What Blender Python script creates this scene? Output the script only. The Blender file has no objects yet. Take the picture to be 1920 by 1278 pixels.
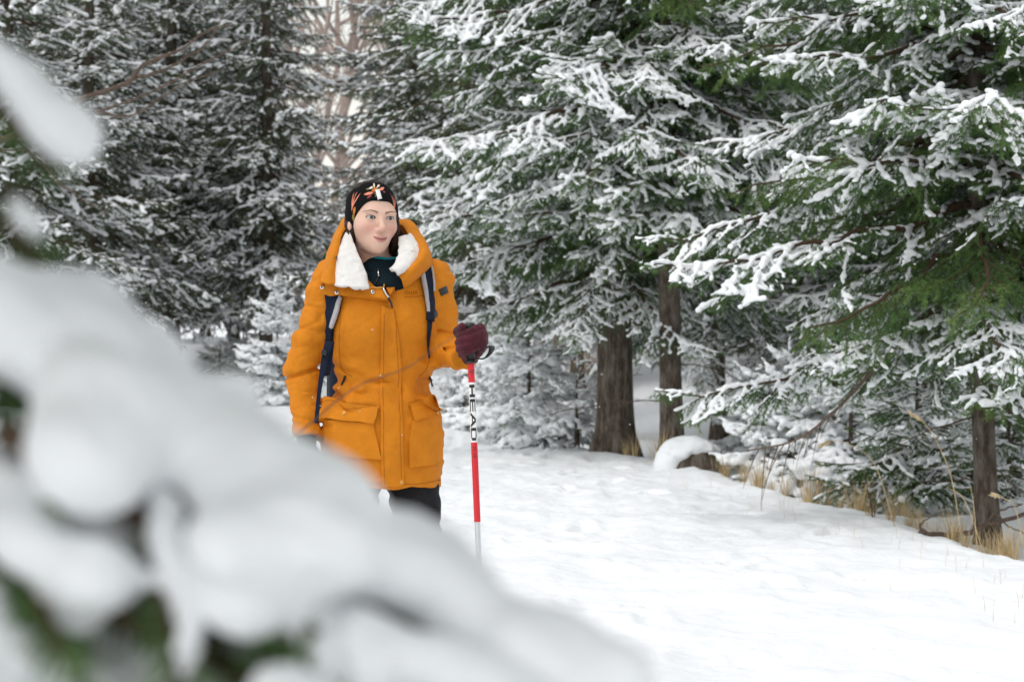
import bpy, math, random
import numpy as np
from mathutils import Vector, Matrix
from mathutils.bvhtree import BVHTree

SC = bpy.context.scene
COL = SC.collection
# ---------------------------------------------------------------- camera
CAM_Z = 1.25
cam_d = bpy.data.cameras.new('camera')
cam_d.sensor_width = 36.0
cam_d.lens = 70.0
cam_d.clip_start = 0.05
cam_d.clip_end = 600.0
cam = bpy.data.objects.new('camera', cam_d)
COL.objects.link(cam)
cam.location = (0, 0, CAM_Z)
cam.rotation_euler = (math.radians(90 - 0.752), 0, 0)
cam_d.dof.use_dof = True
cam_d.dof.focus_distance = 6.05
cam_d.dof.aperture_fstop = 7.1
cam_d.dof.aperture_blades = 0
SC.camera = cam
# ---------------------------------------------------------------- overcast sky
SUN_EL, SUN_AZ = math.radians(60), math.radians(222)
world = bpy.data.worlds.new('World')
SC.world = world
world.use_nodes = True
wn = world.node_tree
wn.nodes.clear()
w_out = wn.nodes.new('ShaderNodeOutputWorld')
w_bg = wn.nodes.new('ShaderNodeBackground')
w_sky = wn.nodes.new('ShaderNodeTexSky')
w_sky.sky_type = 'NISHITA'
w_sky.sun_disc = False
w_sky.sun_elevation = SUN_EL
w_sky.sun_rotation = SUN_AZ
w_sky.air_density = 2.2
w_sky.dust_density = 1.4
w_sky.ozone_density = 1.0
w_hs = wn.nodes.new('ShaderNodeHueSaturation')
w_hs.inputs['Saturation'].default_value = 0.17
wn.links.new(w_sky.outputs[0], w_hs.inputs['Color'])
wn.links.new(w_hs.outputs[0], w_bg.inputs['Color'])
w_bg.inputs['Strength'].default_value = 0.15
wn.links.new(w_bg.outputs[0], w_out.inputs['Surface'])
sun_d = bpy.data.lights.new('sun', 'SUN')
sun_d.energy = 0.85
sun_d.angle = math.radians(40)
sun_d.color = (1.0, 0.975, 0.94)
sun = bpy.data.objects.new('sun', sun_d)
COL.objects.link(sun)
_sd = Vector((math.sin(SUN_AZ) * math.cos(SUN_EL), math.cos(SUN_AZ) * math.cos(SUN_EL), math.sin(SUN_EL)))
sun.rotation_euler = _sd.to_track_quat('Z', 'Y').to_euler()
SC.view_settings.view_transform = 'Standard'
SC.view_settings.look = 'None'
SC.view_settings.exposure = 0.26
SC.view_settings.gamma = 1.0
SC.view_settings.use_curve_mapping = False
SC.cycles.use_denoising = True
SC.cycles.max_bounces = 10
SC.cycles.diffuse_bounces = 8
SC.cycles.glossy_bounces = 2
SC.cycles.transparent_max_bounces = 6
SC.cycles.caustics_reflective = False
SC.cycles.caustics_refractive = False
SC.render.film_transparent = False
# ---------------------------------------------------------------- helpers
F_PX = 1920 * 70.0 / 36.0
def at(px, py, Y):
    """photo pixel + distance -> world point"""
    t = math.radians(0.752)
    dx, dz = (px - 960) / F_PX, (639 - py) / F_PX
    fy, fz = math.cos(t) + dz * math.sin(t), -math.sin(t) + dz * math.cos(t)
    k = Y / fy
    return Vector((dx * k, Y, CAM_Z + fz * k))

def _hash(ix, iy, iz, seed):
    h = (ix * 374761393 + iy * 668265263 + iz * 2147483647 + seed * 974634777) & 0xFFFFFFFF
    h = ((h ^ (h >> 13)) * 1274126177) & 0xFFFFFFFF
    h = ((h ^ (h >> 16)) * 2246822519) & 0xFFFFFFFF
    return ((h >> 8) & 0xFFFF).astype(np.float32) / 32767.5 - 1.0

def vnoise(x, y, z, seed=0):
    x, y, z = np.broadcast_arrays(np.asarray(x, np.float32), np.asarray(y, np.float32), np.asarray(z, np.float32))
    fx, fy, fz = np.floor(x), np.floor(y), np.floor(z)
    ix, iy, iz = fx.astype(np.int64), fy.astype(np.int64), fz.astype(np.int64)
    tx, ty, tz = x - fx, y - fy, z - fz
    tx, ty, tz = tx * tx * (3 - 2 * tx), ty * ty * (3 - 2 * ty), tz * tz * (3 - 2 * tz)
    r = 0
    for a in (0, 1):
        wx = tx if a else 1 - tx
        for b in (0, 1):
            wy = ty if b else 1 - ty
            for c in (0, 1):
                wz = tz if c else 1 - tz
                r = r + wx * wy * wz * _hash(ix + a, iy + b, iz + c, seed)
    return r

def smoothstep(a, b, x):
    t = np.clip((x - a) / (b - a), 0, 1)
    return t * t * (3 - 2 * t)

def smin(a, b, k):
    h = np.clip(0.5 + 0.5 * (b - a) / k, 0, 1)
    return b + (a - b) * h - k * h * (1 - h)

def smax(a, b, k):
    return -smin(-a, -b, k)

def surface_nets(F, xs, ys, zs):
    s = F < 0
    n = sum(s[a:s.shape[0] - 1 + a, b:s.shape[1] - 1 + b, c:s.shape[2] - 1 + c].astype(np.int8)
            for a in (0, 1) for b in (0, 1) for c in (0, 1))
    act = (n > 0) & (n < 8)
    I = np.argwhere(act)
    vid = np.full(act.shape, -1, np.int32)
    vid[act] = np.arange(len(I))
    i, j, k = I.T
    acc = np.zeros((len(I), 3)); cnt = np.zeros(len(I))
    C = [(0,0,0),(1,0,0),(0,1,0),(1,1,0),(0,0,1),(1,0,1),(0,1,1),(1,1,1)]
    for p in range(8):
        for q in range(p + 1, 8):
            a, b = C[p], C[q]
            if sum(abs(a[m] - b[m]) for m in range(3)) != 1: continue
            fa = F[i + a[0], j + a[1], k + a[2]]; fb = F[i + b[0], j + b[1], k + b[2]]
            m = (fa < 0) != (fb < 0)
            t = fa[m] / (fa[m] - fb[m])
            for ax, arr, ii in ((0, xs, i), (1, ys, j), (2, zs, k)):
                pa, pb = arr[ii[m] + a[ax]], arr[ii[m] + b[ax]]
                acc[m, ax] += pa + (pb - pa) * t
            cnt[m] += 1
    V = acc / cnt[:, None]
    Q = []
    c = s[:-1, 1:-1, 1:-1] != s[1:, 1:-1, 1:-1]
    e = np.argwhere(c)
    if len(e):
        a, b, d = e[:, 0], e[:, 1] + 1, e[:, 2] + 1
        q = np.stack([vid[a, b-1, d-1], vid[a, b, d-1], vid[a, b, d], vid[a, b-1, d]], 1)
        f = ~s[a, b, d]; q[f] = q[f][:, ::-1]; Q.append(q)
    c = s[1:-1, :-1, 1:-1] != s[1:-1, 1:, 1:-1]
    e = np.argwhere(c)
    if len(e):
        a, b, d = e[:, 0] + 1, e[:, 1], e[:, 2] + 1
        q = np.stack([vid[a-1, b, d-1], vid[a-1, b, d], vid[a, b, d], vid[a, b, d-1]], 1)
        f = ~s[a, b, d]; q[f] = q[f][:, ::-1]; Q.append(q)
    c = s[1:-1, 1:-1, :-1] != s[1:-1, 1:-1, 1:]
    e = np.argwhere(c)
    if len(e):
        a, b, d = e[:, 0] + 1, e[:, 1] + 1, e[:, 2]
        q = np.stack([vid[a-1, b-1, d], vid[a, b-1, d], vid[a, b, d], vid[a-1, b, d]], 1)
        f = ~s[a, b, d]; q[f] = q[f][:, ::-1]; Q.append(q)
    return V, np.concatenate(Q)

def mesh_np(name, V, faces, mats, fmat=None, smooth=True, colors=None):
    """faces: list of int arrays (N,3) or (N,4); fmat: one material index (or array) for each array"""
    me = bpy.data.meshes.new(name)
    V = np.asarray(V, np.float32)
    me.vertices.add(len(V)); me.vertices.foreach_set('co', V.ravel())
    faces = [np.asarray(f, np.int32) for f in faces if len(f)]
    nl = sum(f.size for f in faces); npoly = sum(len(f) for f in faces)
    me.loops.add(nl); me.polygons.add(npoly)
    me.loops.foreach_set('vertex_index', np.concatenate([f.ravel() for f in faces]))
    tot = np.concatenate([np.full(len(f), f.shape[1], np.int32) for f in faces])
    st = np.concatenate([[0], np.cumsum(tot)[:-1]]).astype(np.int32)
    me.polygons.foreach_set('loop_start', st)
    me.polygons.foreach_set('loop_total', tot)
    if fmat is not None:
        mi = np.concatenate([np.broadcast_to(np.asarray(m, np.int32), (len(f),)) for m, f in zip(fmat, faces)])
        me.polygons.foreach_set('material_index', mi)
    me.polygons.foreach_set('use_smooth', np.full(npoly, smooth))
    for m in (mats if isinstance(mats, (list, tuple)) else [mats]): me.materials.append(m)
    if colors is not None:
        ca = me.color_attributes.new('tint', 'FLOAT_COLOR', 'POINT')
        c4 = np.ones((len(V), 4), np.float32); c4[:, :3] = colors
        ca.data.foreach_set('color', c4.ravel())
    me.update(calc_edges=True)
    me.validate(clean_customdata=False)
    return me

def link(name, me, parent=None, loc=(0, 0, 0), rot=(0, 0, 0), scale=1):
    o = bpy.data.objects.new(name, me); COL.objects.link(o)
    o.location = loc; o.rotation_euler = rot
    o.scale = (scale,) * 3 if isinstance(scale, (int, float)) else scale
    o.parent = parent
    return o

def tag(o, label=None, cat=None, group=None, kind=None):
    if label: o['label'] = label
    if cat: o['category'] = cat
    if group: o['group'] = group
    if kind: o['kind'] = kind
    return o

class MB:
    """collects vertices and faces"""
    def __init__(s): s.V = []; s.T = []; s.Q = []; s.tm = []; s.qm = []; s.n = 0
    def add(s, V, tris=None, quads=None, mat=0):
        V = np.asarray(V, float)
        if tris is not None and len(tris):
            s.T.append(np.asarray(tris) + s.n); s.tm.append(np.full(len(tris), mat))
        if quads is not None and len(quads):
            s.Q.append(np.asarray(quads) + s.n); s.qm.append(np.full(len(quads), mat))
        s.V.append(V); s.n += len(V)
    def tube(s, P, R, sides=6, mat=0, cap=True, up=(0, 0, 1), flat=1.0):
        P = np.asarray(P, float); n = len(P)
        R = np.broadcast_to(np.asarray(R, float), (n,))
        T = np.gradient(P, axis=0); T /= np.linalg.norm(T, axis=1)[:, None] + 1e-12
        u = np.asarray(up, float)
        if abs(T[0] @ u) > 0.95: u = np.array([1., 0, 0])
        A = np.cross(T, u); A /= np.linalg.norm(A, axis=1)[:, None] + 1e-12
        B = np.cross(A, T)
        th = np.arange(sides) / sides * 2 * np.pi
        V = P[:, None] + R[:, None, None] * (np.cos(th)[None, :, None] * A[:, None] + flat * np.sin(th)[None, :, None] * B[:, None])
        i = np.arange(n - 1)[:, None] * sides; j = np.arange(sides)[None]; j2 = (j + 1) % sides
        q = np.stack([i + j, i + j2, i + sides + j2, i + sides + j], -1).reshape(-1, 4)
        V = V.reshape(-1, 3); tr = None
        if cap:
            V = np.concatenate([V, P[:1], P[-1:]])
            a, b = n * sides, n * sides + 1
            jj = np.arange(sides); k = (jj + 1) % sides; l = (n - 1) * sides
            tr = np.concatenate([np.stack([np.full(sides, a), k, jj], 1), np.stack([np.full(sides, b), l + jj, l + k], 1)])
        s.add(V, tr, q, mat)
    def mesh(s, name, mats, smooth=True, colors=None):
        F = []; M = []
        if s.T: F.append(np.concatenate(s.T)); M.append(np.concatenate(s.tm))
        if s.Q: F.append(np.concatenate(s.Q)); M.append(np.concatenate(s.qm))
        return mesh_np(name, np.concatenate(s.V), F, mats, M, smooth, colors)

def spline(P, n, closed=False):
    """Catmull-Rom through P"""
    P = np.asarray(P, float)
    if len(P) == 2: return P[0] + (P[1] - P[0]) * np.linspace(0, 1, n)[:, None]
    E = np.concatenate([[2 * P[0] - P[1]], P, [2 * P[-1] - P[-2]]])
    t = np.linspace(0, len(P) - 1, n); i = np.minimum(t.astype(int), len(P) - 2); u = (t - i)[:, None]
    a, b, c, d = E[i], E[i + 1], E[i + 2], E[i + 3]
    return 0.5 * (2 * b + (c - a) * u + (2 * a - 5 * b + 4 * c - d) * u ** 2 + (3 * b - a - 3 * c + d) * u ** 3)

# ---------------------------------------------------------------- materials
def material(name, rough=0.6, spec=0.3):
    m = bpy.data.materials.new(name); m.use_nodes = True
    nt = m.node_tree; b = nt.nodes['Principled BSDF']
    b.inputs['Roughness'].default_value = rough
    b.inputs['Specular IOR Level'].default_value = spec
    return m, nt, b

def ramp_noise(nt, scale, stops, detail=4, coord='Object', rough=0.55, stretch=None, dist=0.0):
    tc = nt.nodes.new('ShaderNodeTexCoord')
    nz = nt.nodes.new('ShaderNodeTexNoise')
    nz.inputs['Scale'].default_value = scale; nz.inputs['Detail'].default_value = detail
    nz.inputs['Roughness'].default_value = rough; nz.inputs['Distortion'].default_value = dist
    src = tc.outputs[coord]
    if stretch:
        mp = nt.nodes.new('ShaderNodeMapping'); mp.inputs['Scale'].default_value = stretch
        nt.links.new(src, mp.inputs['Vector']); src = mp.outputs[0]
    nt.links.new(src, nz.inputs['Vector'])
    cr = nt.nodes.new('ShaderNodeValToRGB')
    el = cr.color_ramp.elements
    while len(el) < len(stops): el.new(0.5)
    for e, (p, c) in zip(el, stops): e.position = p; e.color = (*c, 1)
    nt.links.new(nz.outputs['Fac'], cr.inputs['Fac'])
    return nz, cr

def bump(nt, b, src, dist, strength=1.0):
    bp = nt.nodes.new('ShaderNodeBump'); bp.inputs['Distance'].default_value = dist
    bp.inputs['Strength'].default_value = strength
    nt.links.new(src, bp.inputs['Height']); nt.links.new(bp.outputs[0], b.inputs['Normal'])
    return bp

def simple(name, col, rough=0.6, spec=0.3, var=0.12, scale=30, bumpd=0.0, metallic=0.0):
    m, nt, b = material(name, rough, spec)
    lo = tuple(c * (1 - var) for c in col); hi = tuple(min(1, c * (1 + var)) for c in col)
    nz, cr = ramp_noise(nt, scale, [(0.3, lo), (0.7, hi)])
    nt.links.new(cr.outputs[0], b.inputs['Base Color'])
    b.inputs['Metallic'].default_value = metallic
    if bumpd: bump(nt, b, nz.outputs['Fac'], bumpd)
    return m

M = {}
# snow
m, nt, b = material('snow', 0.75, 0.2)
nz, cr = ramp_noise(nt, 3.0, [(0.3, (0.80, 0.82, 0.84)), (0.7, (0.87, 0.88, 0.89))])
nt.links.new(cr.outputs[0], b.inputs['Base Color'])
n2, _c = ramp_noise(nt, 60, [(0, (0, 0, 0)), (1, (1, 1, 1))], 6)
bump(nt, b, n2.outputs['Fac'], 0.006)
M['snow'] = m
# needles
def needle_mat(name, dark, mid, lite):
    m, nt, b = material(name, 0.5, 0.35)
    nz, cr = ramp_noise(nt, 5.0, [(0.25, dark), (0.5, mid), (0.8, lite)], 3)
    nt.links.new(cr.outputs[0], b.inputs['Base Color'])
    return m
M['needle'] = needle_mat('needle', (0.028, 0.068, 0.020), (0.072, 0.145, 0.036), (0.150, 0.225, 0.050))
M['needle_far'] = needle_mat('needle_far', (0.030, 0.050, 0.024), (0.062, 0.095, 0.040), (0.115, 0.140, 0.055))
# bark
m, nt, b = material('bark', 0.9, 0.15)
nz, cr = ramp_noise(nt, 9, [(0.34, (0.040, 0.030, 0.024)), (0.5, (0.13, 0.102, 0.080)), (0.68, (0.26, 0.235, 0.20))], 10, rough=0.72, stretch=(2.2, 2.2, 0.6))
nt.links.new(cr.outputs[0], b.inputs['Base Color'])
n2, _c = ramp_noise(nt, 26, [(0, (0, 0, 0)), (1, (1, 1, 1))], 8, rough=0.7, stretch=(1.5, 1.5, 0.55))
bump(nt, b, n2.outputs['Fac'], 0.035)
M['bark'] = m
M['twig'] = simple('twig', (0.085, 0.055, 0.038), 0.85, 0.1, 0.3, 40)
M['deadtwig'] = simple('deadtwig', (0.135, 0.098, 0.078), 0.85, 0.1, 0.3, 40)
M['straw'] = simple('straw', (0.54, 0.41, 0.23), 0.7, 0.2, 0.3, 12)
M['seed'] = simple('seed', (0.62, 0.50, 0.33), 0.8, 0.1, 0.2, 60)
# ---------------------------------------------------------------- snowy ground with the trodden trail
_yr = [-20, 0, 6, 9.9, 13, 16, 19, 22, 26, 32, 45]
_xr = [4.2, 3.4, 2.95, 2.5, 1.88, 1.42, 0.55, -0.8, -2.4, -5.2, -11]
_xl = [-4.0, -3.2, -2.6, -2.5, -2.7, -3.1, -3.7, -4.6, -6.2, -9.5, -16]
def trail(x, y):
    """signed distance outside the trail (negative on it) and the side"""
    r = x - np.interp(y, _yr, _xr); l = np.interp(y, _yr, _xl) - x
    return r, l
_rs = np.random.RandomState(5)
_prints = []
for _t in np.arange(2.0, 26, 0.31):
    for _w in range(2):
        c = (np.interp(_t, _yr, _xr) + np.interp(_t, _yr, _xl)) / 2
        h = (np.interp(_t, _yr, _xr) - np.interp(_t, _yr, _xl)) / 2
        _prints.append((c + _rs.uniform(-0.85, 0.85) * h, _t + _rs.uniform(-.2, .2), _rs.normal(0.1, 0.35), _rs.uniform(.015, .05)))
def gz(x, y, detail=False):
    x = np.asarray(x, float); y = np.asarray(y, float)
    r, l = trail(x, y)
    out = np.maximum(r, l)
    z = 0.05 * vnoise(x * 0.35, y * 0.35, 0, 3) * smoothstep(-1.0, 1.5, out)
    z = z - 0.15 * smoothstep(-0.05, 0.75, r) * (1 - 0.6 * smoothstep(2, 7, r))
    rough = smoothstep(-0.1, 0.8, out)
    z = z + rough * (0.10 * vnoise(x * 1.1, y * 1.1, 0, 11) + 0.05 * vnoise(x * 2.9, y * 2.9, 0, 12))
    z = z + 0.10 * smoothstep(0, 1.2, l)
    z = z + 0.80 * smoothstep(27, 42, y) + 0.3 * smoothstep(20, 34, y) * smoothstep(-1, 5, x)
    z = z + 4.0 * smoothstep(60, 160, y)
    if detail:
        near = 1 - smoothstep(20, 34, y)
        z = z + near * (0.028 * vnoise(x * 1.9, y * 1.5, 0, 21) + 0.017 * vnoise(x * 5.5, y * 4.5, 0, 22)
                        + 0.009 * vnoise(x * 13, y * 11, 0, 23) + 0.0045 * vnoise(x * 31, y * 27, 0, 24))
    return z
def gz1(x, y): return float(gz(np.array([x]), np.array([y]), True)[0])

def _axis(lo, hi, step, far, grow=1.13):
    a = list(np.arange(lo, hi, step)); s = step; v = a[-1]
    while v < far[1]: s *= grow; v += s; a.append(v)
    s = step; v = a[0]; pre = []
    while v > far[0]: s *= grow; v -= s; pre.append(v)
    return np.array(pre[::-1] + a)
gx = _axis(-2.6, 4.3, 0.028, (-160, 160)); gy = _axis(6.4, 17, 0.036, (-60, 300))
GX, GY = np.meshgrid(gx, gy, indexing='ij')
GZ = gz(GX, GY, True)
for (fx, fy, fa, fd) in _prints:
    i0, i1 = np.searchsorted(gx, (fx - .35, fx + .35)); j0, j1 = np.searchsorted(gy, (fy - .35, fy + .35))
    if i1 <= i0 or j1 <= j0: continue
    X, Y = GX[i0:i1, j0:j1] - fx, GY[i0:i1, j0:j1] - fy
    u = X * math.cos(fa) + Y * math.sin(fa); v = -X * math.sin(fa) + Y * math.cos(fa)
    d = np.sqrt((u / 0.065) ** 2 + (v / 0.15) ** 2)
    GZ[i0:i1, j0:j1] += -fd * (1 - smoothstep(0.55, 1.15, d)) + 0.35 * fd * np.exp(-((d - 1.4) / 0.3) ** 2)
nxg, nyg = GX.shape
ii = (np.arange(nxg - 1)[:, None] * nyg + np.arange(nyg - 1)[None]).ravel()
quads = np.stack([ii, ii + nyg, ii + nyg + 1, ii + 1], 1)
m, nt, b = material('ground_snow', 0.8, 0.2)
nz, cr = ramp_noise(nt, 1.2, [(0.3, (0.80, 0.82, 0.84)), (0.7, (0.88, 0.89, 0.90))], 5)
nt.links.new(cr.outputs[0], b.inputs['Base Color'])
n2, _c = ramp_noise(nt, 14, [(0, (0, 0, 0)), (1, (1, 1, 1))], 5)
bump(nt, b, n2.outputs['Fac'], 0.012)
M['ground'] = m
g = link('snow_ground', mesh_np('snow_ground', np.stack([GX, GY, GZ], -1).reshape(-1, 3), [quads], M['ground']))
tag(g, 'white trodden snow trail and snow covered forest floor', 'snow', kind='structure')
# ---------------------------------------------------------------- spruce boughs (shared meshes)
def snow_mesh(name, pts, rad, h, flat=0.8, blur=1):
    """one smooth skin of snow over many small balls"""
    pts = np.asarray(pts); rad = np.asarray(rad)
    pad = rad.max() + 3 * h
    lo, hi = pts.min(0) - pad, pts.max(0) + pad
    xs, ys, zs = (np.arange(lo[a], hi[a] + h, h) for a in range(3))
    F = np.full((len(xs), len(ys), len(zs)), 0.05, np.float32)
    for (x, y, z), r in zip(pts, rad):
        w = r + 2.2 * h
        a0, a1 = int((x - w - lo[0]) / h), int((x + w - lo[0]) / h) + 2
        b0, b1 = int((y - w - lo[1]) / h), int((y + w - lo[1]) / h) + 2
        c0, c1 = int((z - w - lo[2]) / h), int((z + w - lo[2]) / h) + 2
        dx = xs[a0:a1, None, None] - x; dy = ys[None, b0:b1, None] - y; dz = (zs[None, None, c0:c1] - z) / flat
        d = np.sqrt(dx * dx + dy * dy + dz * dz) - r
        S = F[a0:a1, b0:b1, c0:c1]; np.minimum(S, d, out=S)
    for _ in range(blur):
        for ax in range(3):
            F = (np.roll(F, 1, ax) + 2 * F + np.roll(F, -1, ax)) / 4
    V, Q = surface_nets(F, xs, ys, zs)
    return V, Q

def make_bough(seed, L, needle_den=470, nl=0.024, nw=0.0034, h=0.0080, snow=1.14, droop=0.18, sec_sp=0.050, ter_sp=0.036, width=0.40, snow_cover=0.86):
    """returns (wood+needle MB, snow verts, snow quads); base at origin, runs along +X"""
    rs = np.random.RandomState(seed)
    wood = MB(); nd = []
    SP, SR = [], []
    def axis(p0, d0, length, n, sag, lift, wob):
        t = np.linspace(0, 1, n)
        d = d0 / np.linalg.norm(d0)
        P = p0 + d * (t * length)[:, None]
        P[:, 2] += -sag * length * (t ** 1.3) + lift * length * t ** 3
        side = np.cross(d, (0, 0, 1)); ph = rs.uniform(0, 6)
        P += side * (wob * length * np.sin(t * 4 + ph) * t)[:, None]
        return P
    def needles(P, dens, lenk=1.0):
        seg = np.linalg.norm(np.diff(P, axis=0), axis=1); tot = seg.sum()
        n = max(3, int(tot * dens)); u = rs.rand(n) * (len(P) - 1.001); i = u.astype(int); f = (u - i)[:, None]
        c = P[i] * (1 - f) + P[i + 1] * f
        T = P[i + 1] - P[i]; T /= np.linalg.norm(T, axis=1)[:, None]
        A = np.cross(T, (0, 0, 1)); A /= np.linalg.norm(A, axis=1)[:, None] + 1e-9; B = np.cross(A, T)
        th = rs.uniform(0, 2 * np.pi, n); fw = rs.uniform(0.35, 1.1, n)
        O = np.cos(th)[:, None] * A + np.sin(th)[:, None] * B
        D = O + fw[:, None] * T; D /= np.linalg.norm(D, axis=1)[:, None]
        D[:, 2] -= 0.15
        W = np.cross(D, rs.normal(size=(n, 3))); W /= np.linalg.norm(W, axis=1)[:, None] + 1e-9
        l = nl * lenk * rs.uniform(0.7, 1.25, n)
        nd.append(np.stack([c + W * nw / 2, c - W * nw / 2, c + D * l[:, None]], 1))
    def lay(P, r0, r1, cover):
        seg = np.linalg.norm(np.diff(P, axis=0), axis=1).sum()
        n = max(2, int(seg / (h * 0.9))); t = np.linspace(0, 1, n)
        u = t * (len(P) - 1); i = np.minimum(u.astype(int), len(P) - 2); f = (u - i)[:, None]
        c = P[i] * (1 - f) + P[i + 1] * f
        q = vnoise(c[:, 0] * 7, c[:, 1] * 7, c[:, 2] * 7 + seed * 7.3, 1) * 0.65 + vnoise(c[:, 0] * 24, c[:, 1] * 24, c[:, 2] * 24, 2) * 0.5
        r = (r0 + (r1 - r0) * t) * snow * (1 + 0.75 * q)
        keep = q > (1 - 2 * cover) * 0.75 - 0.12
        T = np.gradient(c, axis=0); T /= np.linalg.norm(T, axis=1)[:, None] + 1e-9
        r = r * np.clip(1.5 + 1.1 * T[:, 2], 0.0, 1.0)
        c = c + np.array([0, 0, 0.7]) * r[:, None] + np.array([0, 0, 0.004])
        k = keep & (r > 0.45 * h)
        m_ = len(c); jit = rs.normal(0, 1, (m_, 3)) * (0.42 * r)[:, None]; jit[:, 2] *= 0.4
        rr = r * rs.uniform(0.62, 1.12, m_)
        SP.append((c + jit)[k]); SR.append(rr[k])
        kk = k & (rs.rand(m_) < 0.45)                       # powder caught on the needles beside the twig
        off = rs.normal(0, 0.011, (m_, 3)) * snow; off[:, 2] = -0.003 - np.abs(off[:, 2]) * .3
        SP.append((c + off)[kk]); SR.append(np.maximum(0.5 * h, rr * rs.uniform(0.3, 0.55, m_))[kk])
    n0 = max(8, int(L / 0.07))
    main = axis(np.zeros(3), np.array([1., 0, 0]), L, n0, droop, droop * 0.75, 0.045)
    _k = np.linspace(0, L * 7, n0)
    main[:, 1] += 0.022 * L * vnoise(_k, 0, 0, seed) * np.linspace(0, 1, n0); main[:, 2] += 0.018 * L * vnoise(_k, 9, 0, seed)
    wood.tube(main, np.linspace(0.011 * L + 0.003, 0.002, n0), 5)
    needles(main[int(n0 * .35):], needle_den * 0.8)
    lay(main[:n0 // 2 + 1], 0.007, 0.010, snow_cover - 0.30); lay(main[n0 // 2:], 0.012, 0.013, snow_cover - 0.05)
    s = 0.10 * L; side = 1
    while s < L * 0.985:
        t = s / L
        i = min(int(t * (n0 - 1)), n0 - 2); f = t * (n0 - 1) - i
        p = main[i] * (1 - f) + main[i + 1] * f
        T = main[i + 1] - main[i]; T /= np.linalg.norm(T)
        wv = min(1, 0.35 + t / 0.28) * (1 - t) ** 0.75 * (1 + 0.10 / (1.1 - t) * 0.3) + 0.07
        l2 = width * L ** 0.8 * wv * rs.uniform(0.45, 1.25)
        ang = math.radians(rs.uniform(32, 68) - 12 * t)
        sd = np.cross((0, 0, 1), T) * side
        d = T * math.cos(ang) + sd * math.sin(ang) + np.array([0, 0, rs.uniform(-0.5, 0.08)])
        n2 = max(4, int(l2 / 0.035))
        P2 = axis(p, d, l2, n2, rs.uniform(0.05, 0.38), rs.uniform(0.0, 0.22), 0.10)
        wood.tube(P2, np.linspace(0.0045, 0.0015, n2), 3, cap=False)
        needles(P2, needle_den)
        lay(P2, 0.0120, 0.0140, snow_cover - 0.05 + 0.12 * t)
        s3 = 0.05 + rs.uniform(0, .02); sd3 = 1
        while s3 < l2 * 0.96:
            t3 = s3 / l2; i3 = min(int(t3 * (n2 - 1)), n2 - 2); f3 = t3 * (n2 - 1) - i3
            p3 = P2[i3] * (1 - f3) + P2[i3 + 1] * f3
            T3 = P2[i3 + 1] - P2[i3]; T3 /= np.linalg.norm(T3)
            l3 = (0.045 + 0.15 * (1 - t3) ** 0.7 * min(1, l2 / 0.35)) * rs.uniform(0.5, 1.3)
            a3 = math.radians(rs.uniform(38, 58))
            hd = np.cross((0, 0, 1), T3) * sd3
            d3 = T3 * math.cos(a3) + hd * math.sin(a3) + np.array([0, 0, rs.uniform(-0.85, 0.05)])
            n3 = max(3, int(l3 / 0.03))
            P3 = axis(p3, d3, l3, n3, rs.uniform(0, .3), rs.uniform(0, .15), 0.03)
            needles(P3, needle_den * 1.15)
            if rs.rand() < 0.9: lay(P3, 0.0110, 0.0120, snow_cover - 0.06 + 0.15 * t)
            s3 += ter_sp * rs.uniform(0.75, 1.3); sd3 = -sd3
        s += sec_sp * rs.uniform(0.7, 1.35) * (0.75 + 0.4 * L / 2); side = -side
    N = np.concatenate(nd)
    k = len(N)
    wood.add(N.reshape(-1, 3), np.arange(k * 3).reshape(-1, 3), None, 1)
    SV, SQ = snow_mesh('s', np.concatenate(SP), np.concatenate(SR), h)
    return wood, SV, SQ

NEAR, FAR = {}, {}
def _add(store, key, joined, nm='needle', **kw):
    w, SV, SQ = make_bough(**kw)
    if joined:
        w.add(SV, None, SQ, 2)
        store.setdefault(key, []).append((w.mesh('branch', [M['twig'], M[nm], M['snow']], True), None, kw['L']))
    else:
        store.setdefault(key, []).append((w.mesh('branch', [M['twig'], M[nm]], True),
                                          mesh_np('branch_snow', SV, [SQ], M['snow']), kw['L']))
for q, (key, L) in enumerate((('S', 0.75), ('S', 0.9), ('M', 1.3), ('M', 1.45), ('M', 1.5), ('L', 2.0), ('L', 2.15), ('L', 2.3))):
    _add(NEAR, key, False, seed=40 + q, L=L, droop=(0.10, 0.22, 0.16)[q % 3])
for q, (key, L) in enumerate((('S', 0.85), ('M', 1.35), ('M', 1.5), ('L', 2.1), ('L', 2.4))):
    _add(FAR, key, True, nm='needle_far', seed=80 + q, L=L, needle_den=170, nw=0.008, nl=0.030, h=0.0165, snow=(1.9, 1.8, 1.5, 1.9, 1.6)[q],
         sec_sp=0.078, ter_sp=0.068, droop=(0.14, 0.24)[q % 2], snow_cover=(.76, .76, .55, .76, .6)[q])
_add(FAR, 'Y', True, seed=95, L=0.7, needle_den=200, nw=0.005, nl=0.02, h=0.013, snow=2.4, sec_sp=0.07, ter_sp=0.06, droop=0.2, snow_cover=0.95)
_add(FAR, 'Y', True, seed=96, L=0.9, needle_den=200, nw=0.005, nl=0.02, h=0.013, snow=2.4, sec_sp=0.07, ter_sp=0.06, droop=0.25, snow_cover=0.92)

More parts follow.
